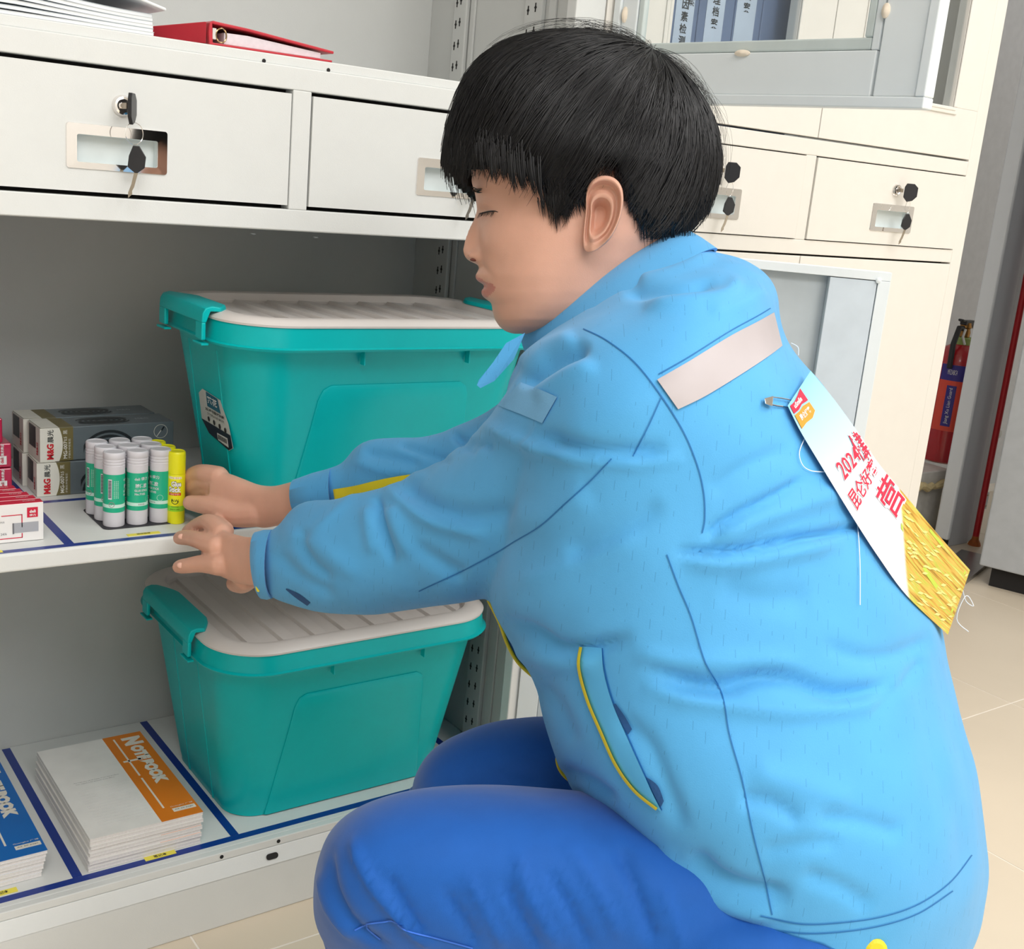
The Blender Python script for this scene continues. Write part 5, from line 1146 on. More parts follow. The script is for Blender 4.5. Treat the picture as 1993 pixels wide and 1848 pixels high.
# --- head
FR = [(330, 917), (355, 918), (379, 925), (404, 928), (419, 929), (440, 930), (469, 931), (486, 932), (505, 934), (522, 934), (536, 934), (550, 938), (560, 941), (569, 943), (580, 947), (592, 955), (604, 958), (622, 963), (636, 972), (646, 985), (651, 1003)]
BK = [(330, 1370), (379, 1362), (420, 1345), (460, 1318), (505, 1285), (536, 1262), (569, 1240), (604, 1205), (622, 1180), (636, 1150), (646, 1110), (651, 1060)]
HT = [(330, .083), (379, .082), (420, .081), (460, .080), (505, .077), (536, .074), (569, .070), (592, .0655), (604, .062), (622, .055), (636, .045), (646, .031), (651, .017)]
HD = 1.035
def ip(T, y): T = np.array(T, float); return float(np.interp(y, T[:, 0], T[:, 1]))
NOSE = [(410, 0), (419, 4), (430, 9), (440, 15), (455, 22), (469, 27.5), (480, 31), (487, 32), (496, 31), (504, 27), (509, 20), (513, 9), (518, 1), (524, 0)]
NW = [(410, .005), (440, .0065), (469, .008), (487, .0095), (504, .012), (513, .013), (524, .01)]
LIP = [(520, 0), (528, 4), (536, 9), (543, 10), (549, 7), (553, -3), (557, -6), (561, 0), (565, 5), (570, 7), (577, 7), (583, 2), (590, -3), (598, -1), (606, 0)]
rows = list(np.arange(150, 330, 12)) + list(np.arange(330, 651.1, 2.5)); R = []; N = 128
for y in rows:
    if y < 330:
        t = (330 - y) / 200; k = math.sqrt(max(0, 1 - t * t)); xf = 1143 - 226 * k; xb = 1143 + 227 * k; tt = .083 * k
    else: xf, xb, tt = ip(FR, y), ip(BK, y), ip(HT, y)
    A = W(xf, y, HD); B = W(xb, y, HD); c = (A + B) / 2; h = (B - A) / 2; hl = np.linalg.norm(h); hu = h / hl; ring = []
    pxm = hl * 2 / max(1, (xb - xf))
    for k in range(N):
        th = 2 * math.pi * k / N; th += .35 * math.sin(th) * 0
        cs, sn = math.cos(th), math.sin(th); ex = 2.15
        u = math.copysign(abs(cs) ** (2 / ex), cs); w = math.copysign(abs(sn) ** (2 / ex), sn); ww = tt * w
        P = c + h * u; P = CAM + (P - CAM) * (1 + ww / HD); f = 0.0
        if cs < 0 and y > 400:
            f += ip(NOSE, y) * math.exp(-(ww / ip(NW, y)) ** 2)
            # nostril wings
            f += 15 * math.exp(-((y - 498) / 11) ** 2) * math.exp(-((abs(ww) - .0135) / .0055) ** 2)
            f += ip(LIP, y) * math.exp(-(ww / .022) ** 4) if 520 < y < 606 else 0
            # eye socket, cheek, brow
            f += -9 * math.exp(-((y - 414) / 15) ** 2) * math.exp(-((abs(ww) - .030) / .013) ** 2)
            f += 5 * math.exp(-((y - 418) / 6) ** 2) * math.exp(-((abs(ww) - .030) / .010) ** 2)
            f += 5 * math.exp(-((y - 475) / 32) ** 2) * math.exp(-((abs(ww) - .042) / .018) ** 2)
            f += -4 * math.exp(-((y - 515 - 900 * (abs(ww) - .018)) / 7) ** 2) * math.exp(-((abs(ww) - .028) / .012) ** 2)
        P = P - hu * f * pxm; ring.append(P)
    R.append(ring)
headm = MB(); rings(headm, R, True, True)
neck = loft([(1010, 560, 1330, 440, 1.04, .062), (1030, 600, 1330, 470, 1.04, .060), (1060, 640, 1360, 520, 1.035, .066), (1100, 700, 1400, 600, 1.03, .075)], N=40, n=4)
jaw = loft([(1000, 640, 1010, 600, 1.035, .03), (1050, 632, 1080, 560, 1.035, .05), (1130, 600, 1180, 500, 1.035, .058), (1200, 540, 1260, 440, 1.035, .058)], N=32, n=4)
# inner body: chest and arms under the cloth, so that head and hands belong to one figure
chest = loft([(1120, 640, 1370, 540, 1.03, .075), (1090, 780, 1480, 660, 1.02, .14), (1080, 950, 1560, 860, 1.01, .15), (1090, 1150, 1680, 1080, 1.0, .15), (1150, 1350, 1760, 1350, .99, .15), (1300, 1600, 1820, 1620, .98, .15), (1400, 1780, 1780, 1800, .98, .13)], N=40, n=3)
a1 = limb([(1230, 800, .95, .055), (1120, 930, .985, .05), (980, 1010, 1.03, .042), (830, 1065, 1.075, .038), (700, 1085, 1.12, .030), (600, 1092, 1.16, .019), (560, 1094, 1.18, .016)], 20)
a2 = limb([(1180, 800, 1.13, .05), (1000, 900, 1.19, .042), (850, 935, 1.235, .036), (740, 950, 1.26, .028), (660, 962, 1.29, .020), (620, 966, 1.31, .018)], 20)
# near (left) hand: back of the hand up, fingers over the shelf edge
def T(pts, n=4, N=12): return limb(pts, N, n)
h1 = [loft([(570, 1052, 570, 1132, 1.16, .025), (530, 1050, 530, 1136, 1.19, .0235), (500, 1046, 500, 1140, 1.215, .0225), (478, 1045, 476, 1139, 1.235, .0215), (450, 1038, 446, 1130, 1.262, .021), (425, 1030, 420, 1118, 1.285, .018), (404, 1032, 398, 1108, 1.30, .014), (394, 1042, 390, 1096, 1.31, .009)], N=28, n=3, e=2.4)]
h1.append(T([(432, 1038, 1.285, .0120), (418, 1024, 1.30, .0108), (404, 1017, 1.315, .0098), (388, 1021, 1.335, .0088), (372, 1030, 1.35, .0080), (364, 1036, 1.357, .0070)]))      # middle
h1.append(T([(422, 1064, 1.27, .0120), (402, 1057, 1.285, .0108), (385, 1051, 1.30, .0098), (368, 1047, 1.32, .0092), (354, 1047, 1.335, .0086), (349, 1048, 1.34, .0076)]))     # ring
h1.append(T([(428, 1100, 1.262, .0125), (408, 1098, 1.272, .0112), (388, 1098, 1.282, .0098), (368, 1101, 1.293, .0090), (353, 1103, 1.302, .0084), (348, 1104, 1.304, .0074)]))    # little
h1.append(T([(436, 1034, 1.30, .0115), (424, 1022, 1.33, .0105), (414, 1020, 1.355, .0098), (404, 1028, 1.372, .009), (398, 1034, 1.38, .0078)]))     # index behind
h1.append(T([(480, 1125, 1.262, .014), (472, 1134, 1.29, .0125), (462, 1136, 1.31, .0108), (456, 1136, 1.325, .0095)]))    # thumb under the hand
# far (right) hand holding the yellow stick
h2 = [loft([(640, 925, 650, 1000, 1.30, .027), (600, 932, 605, 1006, 1.315, .027), (568, 938, 573, 1014, 1.33, .026), (535, 946, 540, 1024, 1.345, .025), (505, 944, 508, 1028, 1.36, .024), (478, 934, 478, 1016, 1.372, .0225), (452, 924, 450, 1004, 1.38, .021), (428, 917, 425, 990, 1.386, .018), (408, 916, 406, 975, 1.39, .013)], N=28, n=3, e=2.4)]
h2.append(T([(500, 1000, 1.355, .016), (462, 1002, 1.362, .0155), (430, 992, 1.37, .0135), (402, 984, 1.38, .0118), (384, 981, 1.388, .0105), (370, 979, 1.392, .0092)]))     # thumb
h2.append(T([(425, 928, 1.385, .013), (400, 922, 1.395, .0115), (384, 922, 1.41, .0105), (368, 930, 1.425, .0098), (356, 940, 1.432, .009)]))   # index
h2.append(T([(420, 940, 1.39, .0125), (398, 938, 1.405, .0115), (382, 944, 1.42, .0105), (366, 952, 1.437, .0098), (354, 958, 1.445, .009)]))
h2.append(T([(420, 955, 1.395, .012), (400, 955, 1.412, .011), (386, 962, 1.43, .0102), (372, 970, 1.445, .0095)]))
h2.append(T([(422, 970, 1.395, .0115), (404, 972, 1.415, .0105), (392, 978, 1.43, .0095), (382, 982, 1.44, .0088)]))
body = fuse([headm, neck, jaw, chest, a1, a2] + h1 + h2, .0018, 4, 'body')
# lips get their own tone
body.materials.clear(); body.materials.append(skin); body.materials.append(lipm)
V, Nn = arr(body); P = proj(V)
cen = np.empty(len(body.polygons) * 3); body.polygons.foreach_get('center', cen); cen = cen.reshape(-1, 3); pc = proj(cen); dd = np.abs((cen - CAM) @ FWD - HD)
def inpoly(P, poly):
    x, y = P[:, 0], P[:, 1]; r = np.zeros(len(P), bool); n = len(poly)
    for i in range(n):
        x0, y0 = poly[i]; x1, y1 = poly[(i + 1) % n]
        m = ((y0 > y) != (y1 > y)) & (x < (x1 - x0) * (y - y0) / (y1 - y0 + 1e-12) + x0); r ^= m
    return r
lp_ = inpoly(pc, [(900, 538), (926, 537), (945, 548), (966, 558), (962, 566), (950, 578), (938, 583), (900, 583)])
body.polygons.foreach_set('material_index', (lp_ & (dd < .05)).astype(int)); body.polygons.foreach_set('use_smooth', [True] * len(body.polygons))
o_b = bpy.data.objects.new('body', body); COL.objects.link(o_b); attach(o_b, person)
BB = bvh_of(body)
# ear
ear_out = cr([(1140, 400), (1140, 372), (1152, 351), (1172, 341), (1195, 345), (1210, 362), (1214, 388), (1210, 418), (1200, 445), (1186, 468), (1166, 485), (1150, 492), (1138, 488), (1134, 468), (1136, 440), (1138, 420), (1140, 400)], 3)[:-1]
ec_ = np.array([1164, 428.0]); pe_, _ = hit(BB, 1160, 430); ed = (pe_ - CAM) @ FWD if pe_ is not None else HD - .07
def ear_h(s, ph, q):
    lobe = max(0, min(1, (q[1] - 462) / 20)); front = max(0, min(1, (1152 - q[0]) / 12))
    if s > .97: h = .010
    elif s > .84: h = .0165
    elif s > .66: h = .0045
    elif s > .48: h = .0105
    elif s > .3: h = .001
    else: h = -.005
    h = h * (1 - lobe) + (.009 if s > .5 else .006) * lobe; return h * (1 - .55 * front)
mb = MB(); R = []; n = len(ear_out)
for s, back in ((.86, True), (1.0, True), (1.0, False), (.95, False), (.88, False), (.80, False), (.70, False), (.6, False), (.5, False), (.40, False), (.3, False), (.2, False), (.08, False)):
    ring = []
    for k, q in enumerate(ear_out):
        p = ec_ + (q - ec_) * s; tilt = (p[0] - 1135) / 80 * .010
        h = (-.012 if s < .9 else .004) if back else ear_h(s, k / n, p)
        ring.append(W(p[0], p[1], ed - .002 - h - tilt))
    R.append(ring)
rings(mb, R, False, True)
o_e = mb.build('ear', skin, None, smooth=True); attach(o_e, o_b)
ss = o_e.modifiers.new('s', 'SMOOTH'); ss.iterations = 1; ss.factor = .5; ss2 = o_e.modifiers.new('sub', 'SUBSURF'); ss2.levels = 1; ss2.render_levels = 1
# far ear
mb = MB(); R2 = [[W(*(proj(np.array([p]))[0]), HD * 2 - ((p - CAM) @ FWD)) for p in ring] for ring in R]; rings(mb, R2, False, True)
o_e2 = mb.build('ear', skin, None, smooth=True); attach(o_e2, o_b)
# eye: lid line, lashes, brow
def on_face(px, py, off=.0006, dfl=.99):
    p, nn = hit(BB, px, py)
    if p is None: p = W(px, py, dfl)
    return p - (p - CAM) / np.linalg.norm(p - CAM) * off
mb = MB(); L = cr([(934, 417), (940, 415), (950, 412), (961, 411), (969, 413)], 4); mb.tube([on_face(*q) for q in L], [.0002 + .0004 * math.sin(math.pi * i / (len(L) - 1)) for i in range(len(L))], 6)
rs = random.Random(5)
for i in range(16):
    x = 933 + i * 1.9; y = 415 - 3.5 * math.sin((i) / 15 * 2.4); a = on_face(x, y); b = W(x - 4 - rs.uniform(0, 2), y + 8 + rs.uniform(0, 3), (a - CAM) @ FWD - .003); mb.tube([a, (a + b) / 2 + UP * -.0005, b], [.0003, .00022, .0001], 4)
ey = mb.build('eyelashes', hairm, None, smooth=True); attach(ey, o_b); tag(ey, kind='stuff')
mb = MB()
for i in range(26):
    t = rs.random() * .55; x = 919 + t * 24; y = 368 + 4 * math.sin(t * 3) + rs.uniform(-4, 4); a = on_face(x, y); b = on_face(x + 7, y + 2 - 5 * t); mb.tube([a, (a + b) / 2 - FWD * .0006, b], [.0003, .0003, .0001], 4)
eb_ = mb.build('eyebrow', hairm, None, smooth=True); attach(eb_, o_b); tag(eb_, kind='stuff')
mb = MB(); p = on_face(922, 506, .0002); ball(mb, p, .0028, (1.3, 1.0, .5)); nz = mb.build('nostril', mat('nostril_dark', (110, 60, 50), .7), None, smooth=True); attach(nz, o_b)
# finger nails
mb = MB()
for px, py in ((354, 1044), (350, 1100)):
    p = on_face(px, py, .0003, 1.33); ball(mb, p, .0055, (.75, .5, .55))
na = mb
for i, (px, py) in enumerate(((353, 1045), (351, 1101))):
    p = on_face(px, py, .0, 1.33); m2 = MB(); ball(m2, (0, 0, 0), 1.0); V = [p + RIGHT * v[0] * .0042 + UP * v[1] * .0034 + FWD * (v[2] * .0016) for v in m2.V]
    q = MB().add(V, m2.F).build('fingernail', mat('nail_pink', (230, 182, 164), .35), None, smooth=True); attach(q, o_b)
# --- hair
HR = [(58, 1085, 1150, .02), (64, 1040, 1190, .045), (76, 995, 1235, .062), (92, 962, 1272, .074), (115, 932, 1308, .084), (150, 904, 1342, .093), (195, 884, 1372, .099), (240, 870, 1391, .102), (290, 862, 1402, .103), (330, 860, 1403, .098), (370, 866, 1397, .093), (410, 885, 1383, .089), (440, 915, 1362, .086), (468, 950, 1330, .082)]
Hs = [(a[1], a[0], a[2], a[0], HD, a[3]) for a in HR]
hv = loft(Hs, N=96, n=5, e=2.1); hme = recalc(hv.V, hv.F); BH = bvh_of(hme)
LOW = cr([(850, 318), (872, 340), (905, 356), (935, 338), (965, 348), (1000, 362), (1045, 380), (1062, 405), (1080, 440), (1100, 440), (1118, 415), (1136, 380), (1148, 350), (1165, 338), (1188, 336), (1208, 352), (1217, 388), (1234, 424), (1256, 466), (1290, 462), (1336, 452), (1362, 428), (1385, 398), (1400, 360), (1410, 330)], 3)
def mirror(P):
    P = np.asarray(P, float); d = (P - CAM) @ FWD; return P + FWD * ((2 * (HD - d))[..., None] if P.ndim > 1 else 2 * (HD - d))
def below(P):
    """is the point (or its mirror for the far side) under the hair line"""
    d = (P - CAM) @ FWD; Q = P if d <= HD else mirror(P); x, y = proj(Q[None])[0]
    return y > np.interp(x, LOW[:, 0], LOW[:, 1])
bm = bmesh.new(); bm.from_mesh(hme)
dl = [f for f in bm.faces if below(np.array(f.calc_center_median()) - UP * .009)]
bmesh.ops.delete(bm, geom=dl, context='FACES'); bm.to_mesh(hme); bm.free()
# shrink the cap slightly so that strands form the surface
hc_c = W(1135, 300, HD); Vh, _n = arr(hme); Vh = hc_c + (Vh - hc_c) * .972; hme.vertices.foreach_set('co', Vh.ravel())
o_h = mobj('hair', hme, hairm, person)
sd = o_h.modifiers.new('solid', 'SOLIDIFY'); sd.thickness = .012; sd.offset = -1
C0 = W(1268, 95, HD - .01) - hc_c; C0 /= np.linalg.norm(C0); a_ = np.cross(C0, FWD); a_ /= np.linalg.norm(a_); b_ = np.cross(C0, a_)
rs = np.random.default_rng(11); V = []; Fc = []
def strand(phi, th0, th1, lift0, lift1, wid, stray=0.0, curl=0.0, nseg=11):
    global V, Fc
    pts = []; nn = []
    for i in range(nseg + 1):
        t = i / nseg; th = th0 + (th1 - th0) * t; ph = phi + curl * t * t
        d = C0 * math.cos(th) + (a_ * math.cos(ph) + b_ * math.sin(ph)) * math.sin(th)
        h = BH.ray_cast(Vector(hc_c + d * .6), Vector(-d))
        if h[0] is None: break
        p = np.array(h[0]); p = p + d * (lift0 + (lift1 - lift0) * t + stray * math.sin(math.pi * t))
        if i > 1 and below(p + UP * .0):
            if rs.random() < .55: break
            if below(p + UP * (.006 + .008 * rs.random())): break
        pts.append(p); nn.append(d)
    if len(pts) < 4: return
    m = len(pts); o = len(V)
    for i in range(m):
        tg = pts[min(i + 1, m - 1)] - pts[max(i - 1, 0)]; s = np.cross(tg, nn[i]); s /= np.linalg.norm(s) + 1e-9; w_ = wid * (1 - .9 * (i / (m - 1)) ** 2)
        V.append(pts[i] - s * w_ / 2); V.append(pts[i] + nn[i] * wid * .35); V.append(pts[i] + s * w_ / 2)
    for i in range(m - 1):
        q = o + 3 * i; Fc.append((q, q + 1, q + 4, q + 3)); Fc.append((q + 1, q + 2, q + 5, q + 4))
for k in range(7000):
    ph = rs.uniform(0, 2 * math.pi); t0 = rs.uniform(.02, 1.5) if k % 3 else rs.uniform(.02, .4); L_ = rs.uniform(.5, 1.5)
    clump = math.sin(ph * 37) * .0012 + math.sin(ph * 71 + 2) * .0008
    strand(ph, t0, t0 + L_, -.003 + clump, -.001 + clump + rs.uniform(-.0015, .0025), rs.uniform(.0006, .0014), 0, rs.uniform(-.14, .14))
for k in range(170):   # stray ends above the crown and around
    ph = rs.uniform(0, 2 * math.pi); strand(ph, rs.uniform(0, .5), rs.uniform(.6, 1.4), .0, rs.uniform(.001, .006), .0004, rs.uniform(.002, .010), rs.uniform(-.4, .4))
hs = MB().add(V, Fc)
o_s = hs.build('hair_strands', hairs, None, smooth=False); o_s.data.polygons.foreach_set('use_smooth', [True] * len(o_s.data.polygons)); attach(o_s, o_h); tag(o_s, kind='stuff')
# fringe locks hanging over the forehead, sideburn and nape tufts
V = []; Fc = []
def free_lock(P3, wid):
    m = len(P3); o = len(V)
    for i in range(m):
        tg = P3[min(i + 1, m - 1)] - P3[max(i - 1, 0)]; s = np.cross(tg, P3[i] - CAM); s /= np.linalg.norm(s) + 1e-9; w_ = wid * (1 - (i / (m - 1)) ** 2 * .95)
        V.append(P3[i] - s * w_ / 2); V.append(P3[i] - FWD * wid * .4); V.append(P3[i] + s * w_ / 2)
    for i in range(m - 1): q = o + 3 * i; Fc.append((q, q + 1, q + 4, q + 3)); Fc.append((q + 1, q + 2, q + 5, q + 4))
def surf_d(px, py):
    h = BH.ray_cast(Vector(CAM), Vector(ray(px, py))); return None if h[0] is None else (np.array(h[0]) - CAM) @ FWD
for k in range(420):
    x0 = 866 + rs.random() ** 1.3 * 186; t = (x0 - 866) / 192; ylow = np.interp(x0, LOW[:, 0], LOW[:, 1]); y0 = ylow - rs.uniform(28, 60) - (rs.random() ** 2) * 40; xe = x0 + rs.uniform(0, 9) + 5 * t
    lock = math.sin(x0 * .33) * 7 + math.sin(x0 * .12 + 1) * 6; ye_ = np.interp(xe, LOW[:, 0], LOW[:, 1]) + lock + rs.uniform(-8, 6)
    dep0 = surf_d(x0, y0)
    if dep0 is None: continue
    w_ = rs.random(); dspread = w_ * (HD - dep0) if t < .3 else 0
    free_lock([W(x0 + (xe - x0) * s * s, y0 + (ye_ - y0) * s, dep0 - .0005 + dspread + .004 * s * s) for s in np.linspace(0, 1, 9)], rs.uniform(.0006, .0011))
for k in range(900):   # sideburn, short hair above the ear, nape
    if k < 340: x0 = rs.uniform(1046, 1140); y0 = rs.uniform(345, 392); ln = rs.uniform(18, 36) + max(0, 40 - abs(x0 - 1080) * 1.1); dx = rs.uniform(4, 10)
    elif k < 540: x0 = rs.uniform(1132, 1228); y0 = np.interp(x0, LOW[:, 0], LOW[:, 1]) - rs.uniform(8, 34); ln = rs.uniform(16, 30); dx = rs.uniform(-2, 5)
    else: x0 = rs.uniform(1222, 1382); y0 = np.interp(x0, LOW[:, 0], LOW[:, 1]) - rs.uniform(14, 60); ln = rs.uniform(20, 44); dx = rs.uniform(-2, 5)
    d0 = surf_d(x0, y0); p1, _ = hit(BB, x0, y0)
    if d0 is None and p1 is None: continue
    d0 = d0 + .001 if d0 is not None else (p1 - CAM) @ FWD - .003
    p2, _ = hit(BB, x0 + dx, y0 + ln); d1 = (p2 - CAM) @ FWD - .001 if p2 is not None else d0 + .008
    d1 = min(d1, d0 + .014)
    free_lock([W(x0 + dx * s, y0 + ln * s, d0 + (d1 - d0) * s) for s in np.linspace(0, 1, 5)], rs.uniform(.0005, .0009))
hf = MB().add(V, Fc); o_f = hf.build('hair_locks', hairs, None); o_f.data.polygons.foreach_set('use_smooth', [True] * len(o_f.data.polygons)); attach(o_f, o_h); tag(o_f, kind='stuff')
# ------------------------------------------------------------------ cloth number bib on the back
LB = cr([(1533, 790), (1558, 840), (1600, 910), (1660, 1008), (1710, 1085), (1765, 1160), (1845, 1236)], 6)
RB = cr([(1578, 722), (1625, 780), (1672, 845), (1712, 905), (1765, 968), (1825, 1040), (1888, 1110)], 6)
NB = len(LB); NU = 12; G = np.zeros((NB, NU + 1, 3))
for i, (l, r) in enumerate(zip(LB, RB)):
    v = i / (NB - 1); dl = .905 + .0 * v
    p, _ = hit(BJ, l[0] - 6, l[1] + 2); dl = ((p - CAM) @ FWD - .006) if p is not None else .93
    dl = min(dl, .98) if v < .9 else .95
    dr = dl + .06
    for k in range(NU + 1):
        u = k / NU; q = l + (r - l) * u; G[i, k] = W(q[0], q[1], dl + (dr - dl) * u)
# smooth along the cloth
for it in range(24):
    G[1:-1] = G[1:-1] * .5 + (G[:-2] + G[2:]) * .25
    if it % 4 == 3:
        for i in range(NB):
            for k in range(NU + 1):
                q = LB[i] + (RB[i] - LB[i]) * (k / NU); d = (G[i, k] - CAM) @ FWD; p, _ = hit(BJ, *q)
                if p is not None: d = min(d, (p - CAM) @ FWD - .005)
                G[i, k] = W(q[0], q[1], d)
def bibf(u, v, off=0.0):
    a = np.clip(v, 0, 1) * (NB - 1); i = min(int(a), NB - 2); fa = a - i; b = np.clip(u, 0, 1) * NU; j = min(int(b), NU - 1); fb2 = b - j
    P = (G[i, j] * (1 - fa) + G[i + 1, j] * fa) * (1 - fb2) + (G[i, j + 1] * (1 - fa) + G[i + 1, j + 1] * fa) * fb2
    return P - (P - CAM) / np.linalg.norm(P - CAM) * off
bibm = bpy.data.materials.new('bib_print'); bibm.use_nodes = True; nt = bibm.node_tree; bs_ = nt.nodes['Principled BSDF']; bs_.inputs['Roughness'].default_value = .6
uv = nt.nodes.new('ShaderNodeUVMap'); uv.uv_map = 'UVMap'; sp = nt.nodes.new('ShaderNodeSeparateXYZ'); nt.links.new(uv.outputs[0], sp.inputs[0])
r1 = nt.nodes.new('ShaderNodeValToRGB'); 
while len(r1.color_ramp.elements) < 3: r1.color_ramp.elements.new(.5)
for e_, (ps, c) in zip(r1.color_ramp.elements, ((0.0, (136, 208, 228)), (.30, (190, 216, 230)), (.5, (224, 226, 230)))): e_.position = ps; e_.color = tuple(lin(x) for x in c) + (1,)
nt.links.new(sp.outputs[1], r1.inputs[0])
nz_ = nt.nodes.new('ShaderNodeTexNoise'); nz_.inputs['Scale'].default_value = 9; nz_.inputs['Detail'].default_value = 5; mp = nt.nodes.new('ShaderNodeMapping'); mp.inputs['Scale'].default_value = (3.2, .9, 1); mp.inputs['Rotation'].default_value = (0, 0, .5)
nt.links.new(uv.outputs[0], mp.inputs[0]); nt.links.new(mp.outputs[0], nz_.inputs['Vector'])
r2 = nt.nodes.new('ShaderNodeValToRGB')
while len(r2.color_ramp.elements) < 5: r2.color_ramp.elements.new(.5)
for e_, (ps, c) in zip(r2.color_ramp.elements, ((.30, (140, 112, 30)), (.42, (190, 144, 44)), (.5, (214, 178, 84)), (.58, (180, 184, 60)), (.7, (228, 212, 140)))): e_.position = ps; e_.color = tuple(lin(x) for x in c) + (1,)
nt.links.new(nz_.outputs['Fac'], r2.inputs[0])
mm = nt.nodes.new('ShaderNodeMath'); mm.operation = 'MULTIPLY_ADD'; nt.links.new(sp.outputs[0], mm.inputs[0]); mm.inputs[1].default_value = .22; nt.links.new(sp.outputs[1], mm.inputs[2])
r3 = nt.nodes.new('ShaderNodeValToRGB'); r3.color_ramp.elements[0].position = .835; r3.color_ramp.elements[1].position = .85; nt.links.new(mm.outputs[0], r3.inputs[0])
mxx = nt.nodes.new('ShaderNodeMix'); mxx.data_type = 'RGBA'; nt.links.new(r3.outputs[0], mxx.inputs[0]); nt.links.new(r1.outputs[0], mxx.inputs[6]); nt.links.new(r2.outputs[0], mxx.inputs[7]); nt.links.new(mxx.outputs[2], bs_.inputs['Base Color'])
V = list(G.reshape(-1, 3)) + [p + (p - CAM) / np.linalg.norm(p - CAM) * .0008 for p in G.reshape(-1, 3)]; kk = NU + 1; o = NB * kk; Fc = []
for i in range(NB - 1):
    for j in range(NU): a = i * kk + j; Fc += [(a, a + kk, a + kk + 1, a + 1), (o + a, o + a + 1, o + a + kk + 1, o + a + kk)]
me = bpy.data.meshes.new('cloth'); me.from_pydata([tuple(v) for v in V], [], Fc); uvl = me.uv_layers.new(name='UVMap')
for l in me.loops:
    q = l.vertex_index % o; uvl.data[l.index].uv = ((q % kk) / NU, (q // kk) / (NB - 1))
me.materials.append(bibm); me.polygons.foreach_set('use_smooth', [True] * len(me.polygons))
bib = empty('cloth_bib', tuple(G[NB // 2, 0]), 'printed cloth bib pinned to the back of the jacket, blue to white with golden rice', 'bib')
oc = bpy.data.objects.new('cloth', me); COL.objects.link(oc); attach(oc, bib)
def bpart(mb, name, m, mats=None): o = mb.build(name, m, None, mats=mats); attach(o, bib); return o
crim = mat('bib_crimson', (206, 30, 66), .6)
def bt(mb, s, u, v, w, h, mi=0, bold=.03, off=.0012):
    txt_mb(mb, s, h, lambda x, y: bibf(u + x, v - y, off), mi, w=w, bold=bold)
mb = MB()
for s, u, v, w, h in (('2024', .52, .385, .52, .06), ('昆仑好客', .55, .475, .80, .062), ('杯', .93, .42, .14, .05), ('健', .88, .37, .24, .12), ('营', .80, .60, .40, .13)):
    bt(mb, s, u, v, w * 1.04, h * 1.08, 1, .06, .0012)
for s, u, v, w, h in (('2024', .52, .385, .52, .06), ('昆仑好客', .55, .475, .80, .062), ('杯', .93, .42, .14, .05), ('健', .88, .37, .24, .12), ('营', .80, .60, .40, .13)):
    bt(mb, s, u, v, w, h, 0, .012, .0018)
bpart(mb, 'bib_lettering', crim, [crim, mat('bib_outline_white', (250, 246, 248), .6)])
mb = MB()
lg = [(-.5, .5), (.1, .62), (.5, .5), (.5, -.3), (.2, -.5), (-.5, -.5)]
def bq(mb, P, off, mi): n = len(P); mb.add([bibf(.30 + x * .44, .085 - y * .125, off) for x, y in P], [tuple(range(n))[::-1]], mi)
bq(mb, [(-.55, .5), (-.2, .42), (.15, .5), (.5, .62), (.5, -.02), (.1, .06), (-.2, 0), (-.55, .04)], .0012, 0)
bq(mb, [(-.55, -.02), (-.2, -.06), (.1, -.02), (.5, -.10), (.5, -.45), (.2, -.58), (-.2, -.56), (-.55, -.62)], .0012, 1)
bt(mb, 'uSmile', .28, .052, .26, .03, 2, .03, .002); bt(mb, '昆仑好客', .30, .12, .30, .03, 2, .02, .002)
bpart(mb, 'bib_logo', crim, [crim, mat('logo_orange', (240, 150, 40), .6), mat('logo_white', (250, 240, 240), .6)])
for pts in ([(1568, 850), (1556, 880), (1562, 905), (1580, 917), (1610, 919)], [(1572, 850), (1590, 890), (1625, 945)], [(1668, 1010), (1672, 1060), (1674, 1110), (1674, 1178)], [(1872, 1140), (1880, 1170), (1895, 1180), (1880, 1160), (1862, 1205), (1885, 1230)], [(1540, 668), (1553, 676), (1554, 692)]):
    L = cr(pts, 5); 
    def td_(q):
        p, _ = hit(BJ, *q); return W(q[0], q[1], ((p - CAM) @ FWD - .004) if p is not None else 1.0)
    bpart(MB().tube([td_(q) for q in L], .00035, 5), 'loose_thread', mat('thread_white', (236, 240, 244), .6))
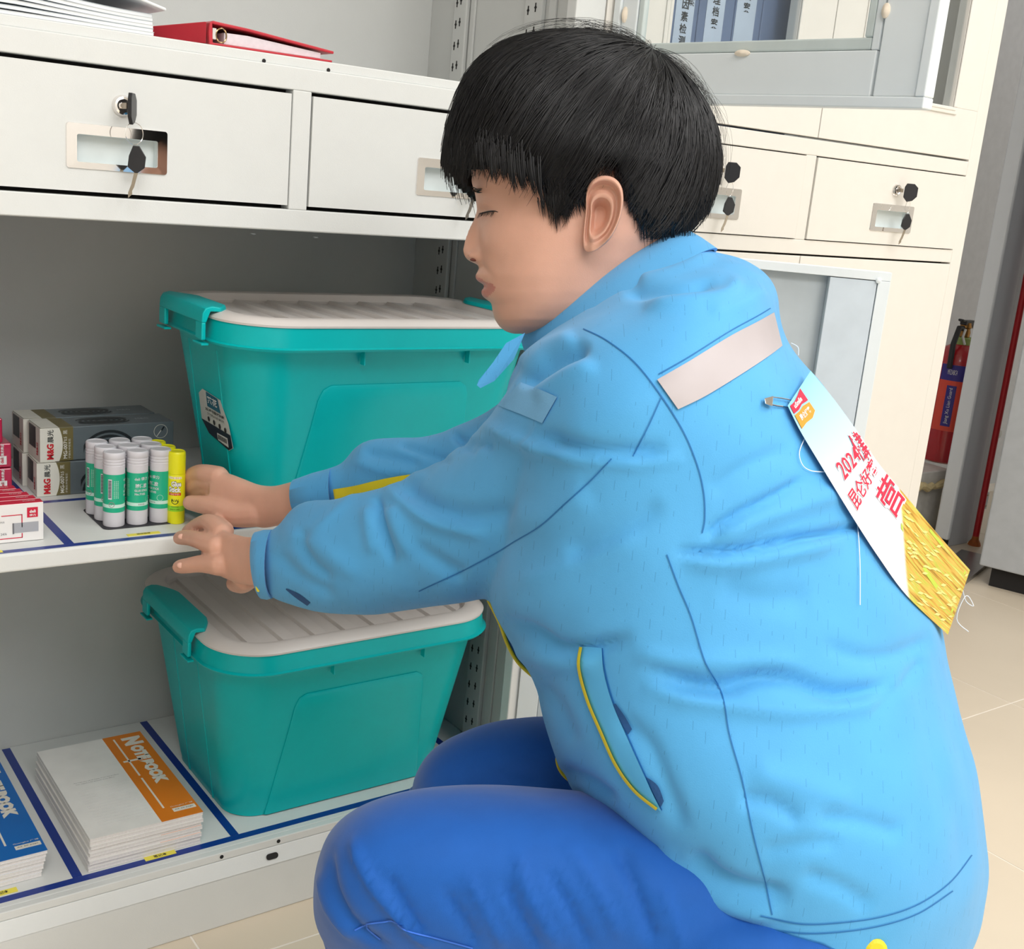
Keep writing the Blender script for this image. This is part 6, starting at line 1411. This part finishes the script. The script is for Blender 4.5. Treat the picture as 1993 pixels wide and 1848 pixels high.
mb = MB(); mb.add([bibf(u, v, .0010) for u, v in ((.60, .70), (.66, .69), (.50, .86), (.36, .985), (.30, .985), (.44, .86))], [(0, 1, 2, 5), (5, 2, 3, 4)]); mb.add([bibf(u, v, .0010) for u, v in ((.93, .80), (.97, .80), (.93, .98), (.88, .98))], [(0, 1, 2, 3)])
bpart(mb, 'printed_leaf', mat('leaf_green', (186, 206, 70), .6))
rs2 = random.Random(9); mb = MB()
for k in range(60):
    u = rs2.uniform(.05, .9); v = rs2.uniform(.84 - .22 * u + .03, .99); a_q = rs2.uniform(.5, 1.4); du, dv = .045 * math.cos(a_q), .016 * math.sin(a_q)
    mb.add([bibf(u + du * x + .02 * y, v + dv * x * 1.0 - .008 * y, .0011) for x, y in ((-1, 0), (0, .5), (1, 0), (0, -.5))], [(0, 1, 2, 3)])
tag(bpart(mb, 'printed_grains', mat('grain_cream', (232, 214, 130), .6)), kind='stuff')
# safety pin
sp_ = empty('safety_pin', tuple(W(1530, 785, .93)), 'silver safety pin holding the cloth bib to the back of the jacket', 'pin')
def pd(px, py, o_=.004):
    p, _ = hit(BJ, px, py); return W(px, py, ((p - CAM) @ FWD - o_) if p is not None else .93)
mb = MB(); mb.tube([pd(1500, 773), pd(1520, 775, .006), pd(1545, 780, .006), pd(1558, 784, .005)], .0005, 6); mb.tube([pd(1498, 787), pd(1512, 790), pd(1535, 793, .003), pd(1550, 793), pd(1558, 788)], .0006, 6)
c_ = pd(1558, 786, .006); mb.tube([c_ + RIGHT * .0016 * math.cos(a) + UP * .0016 * math.sin(a) for a in np.linspace(0, 2 * math.pi, 14)[:-1]], .0005, 6, closed=True)
q = mb.build('pin_wire', chrome, None, smooth=True); attach(q, sp_)
c0_, c1_, c2_, c3_ = pd(1486, 776, .004), pd(1504, 771, .004), pd(1502, 792, .004), pd(1488, 787, .004)
mb = MB().hexa([c0_ - FWD * 0, c1_, c2_, c3_] + [c - FWD * .003 for c in (c0_, c1_, c2_, c3_)]); q = mb.build('pin_clasp', chrome, None, bevel=.0006); attach(q, sp_)
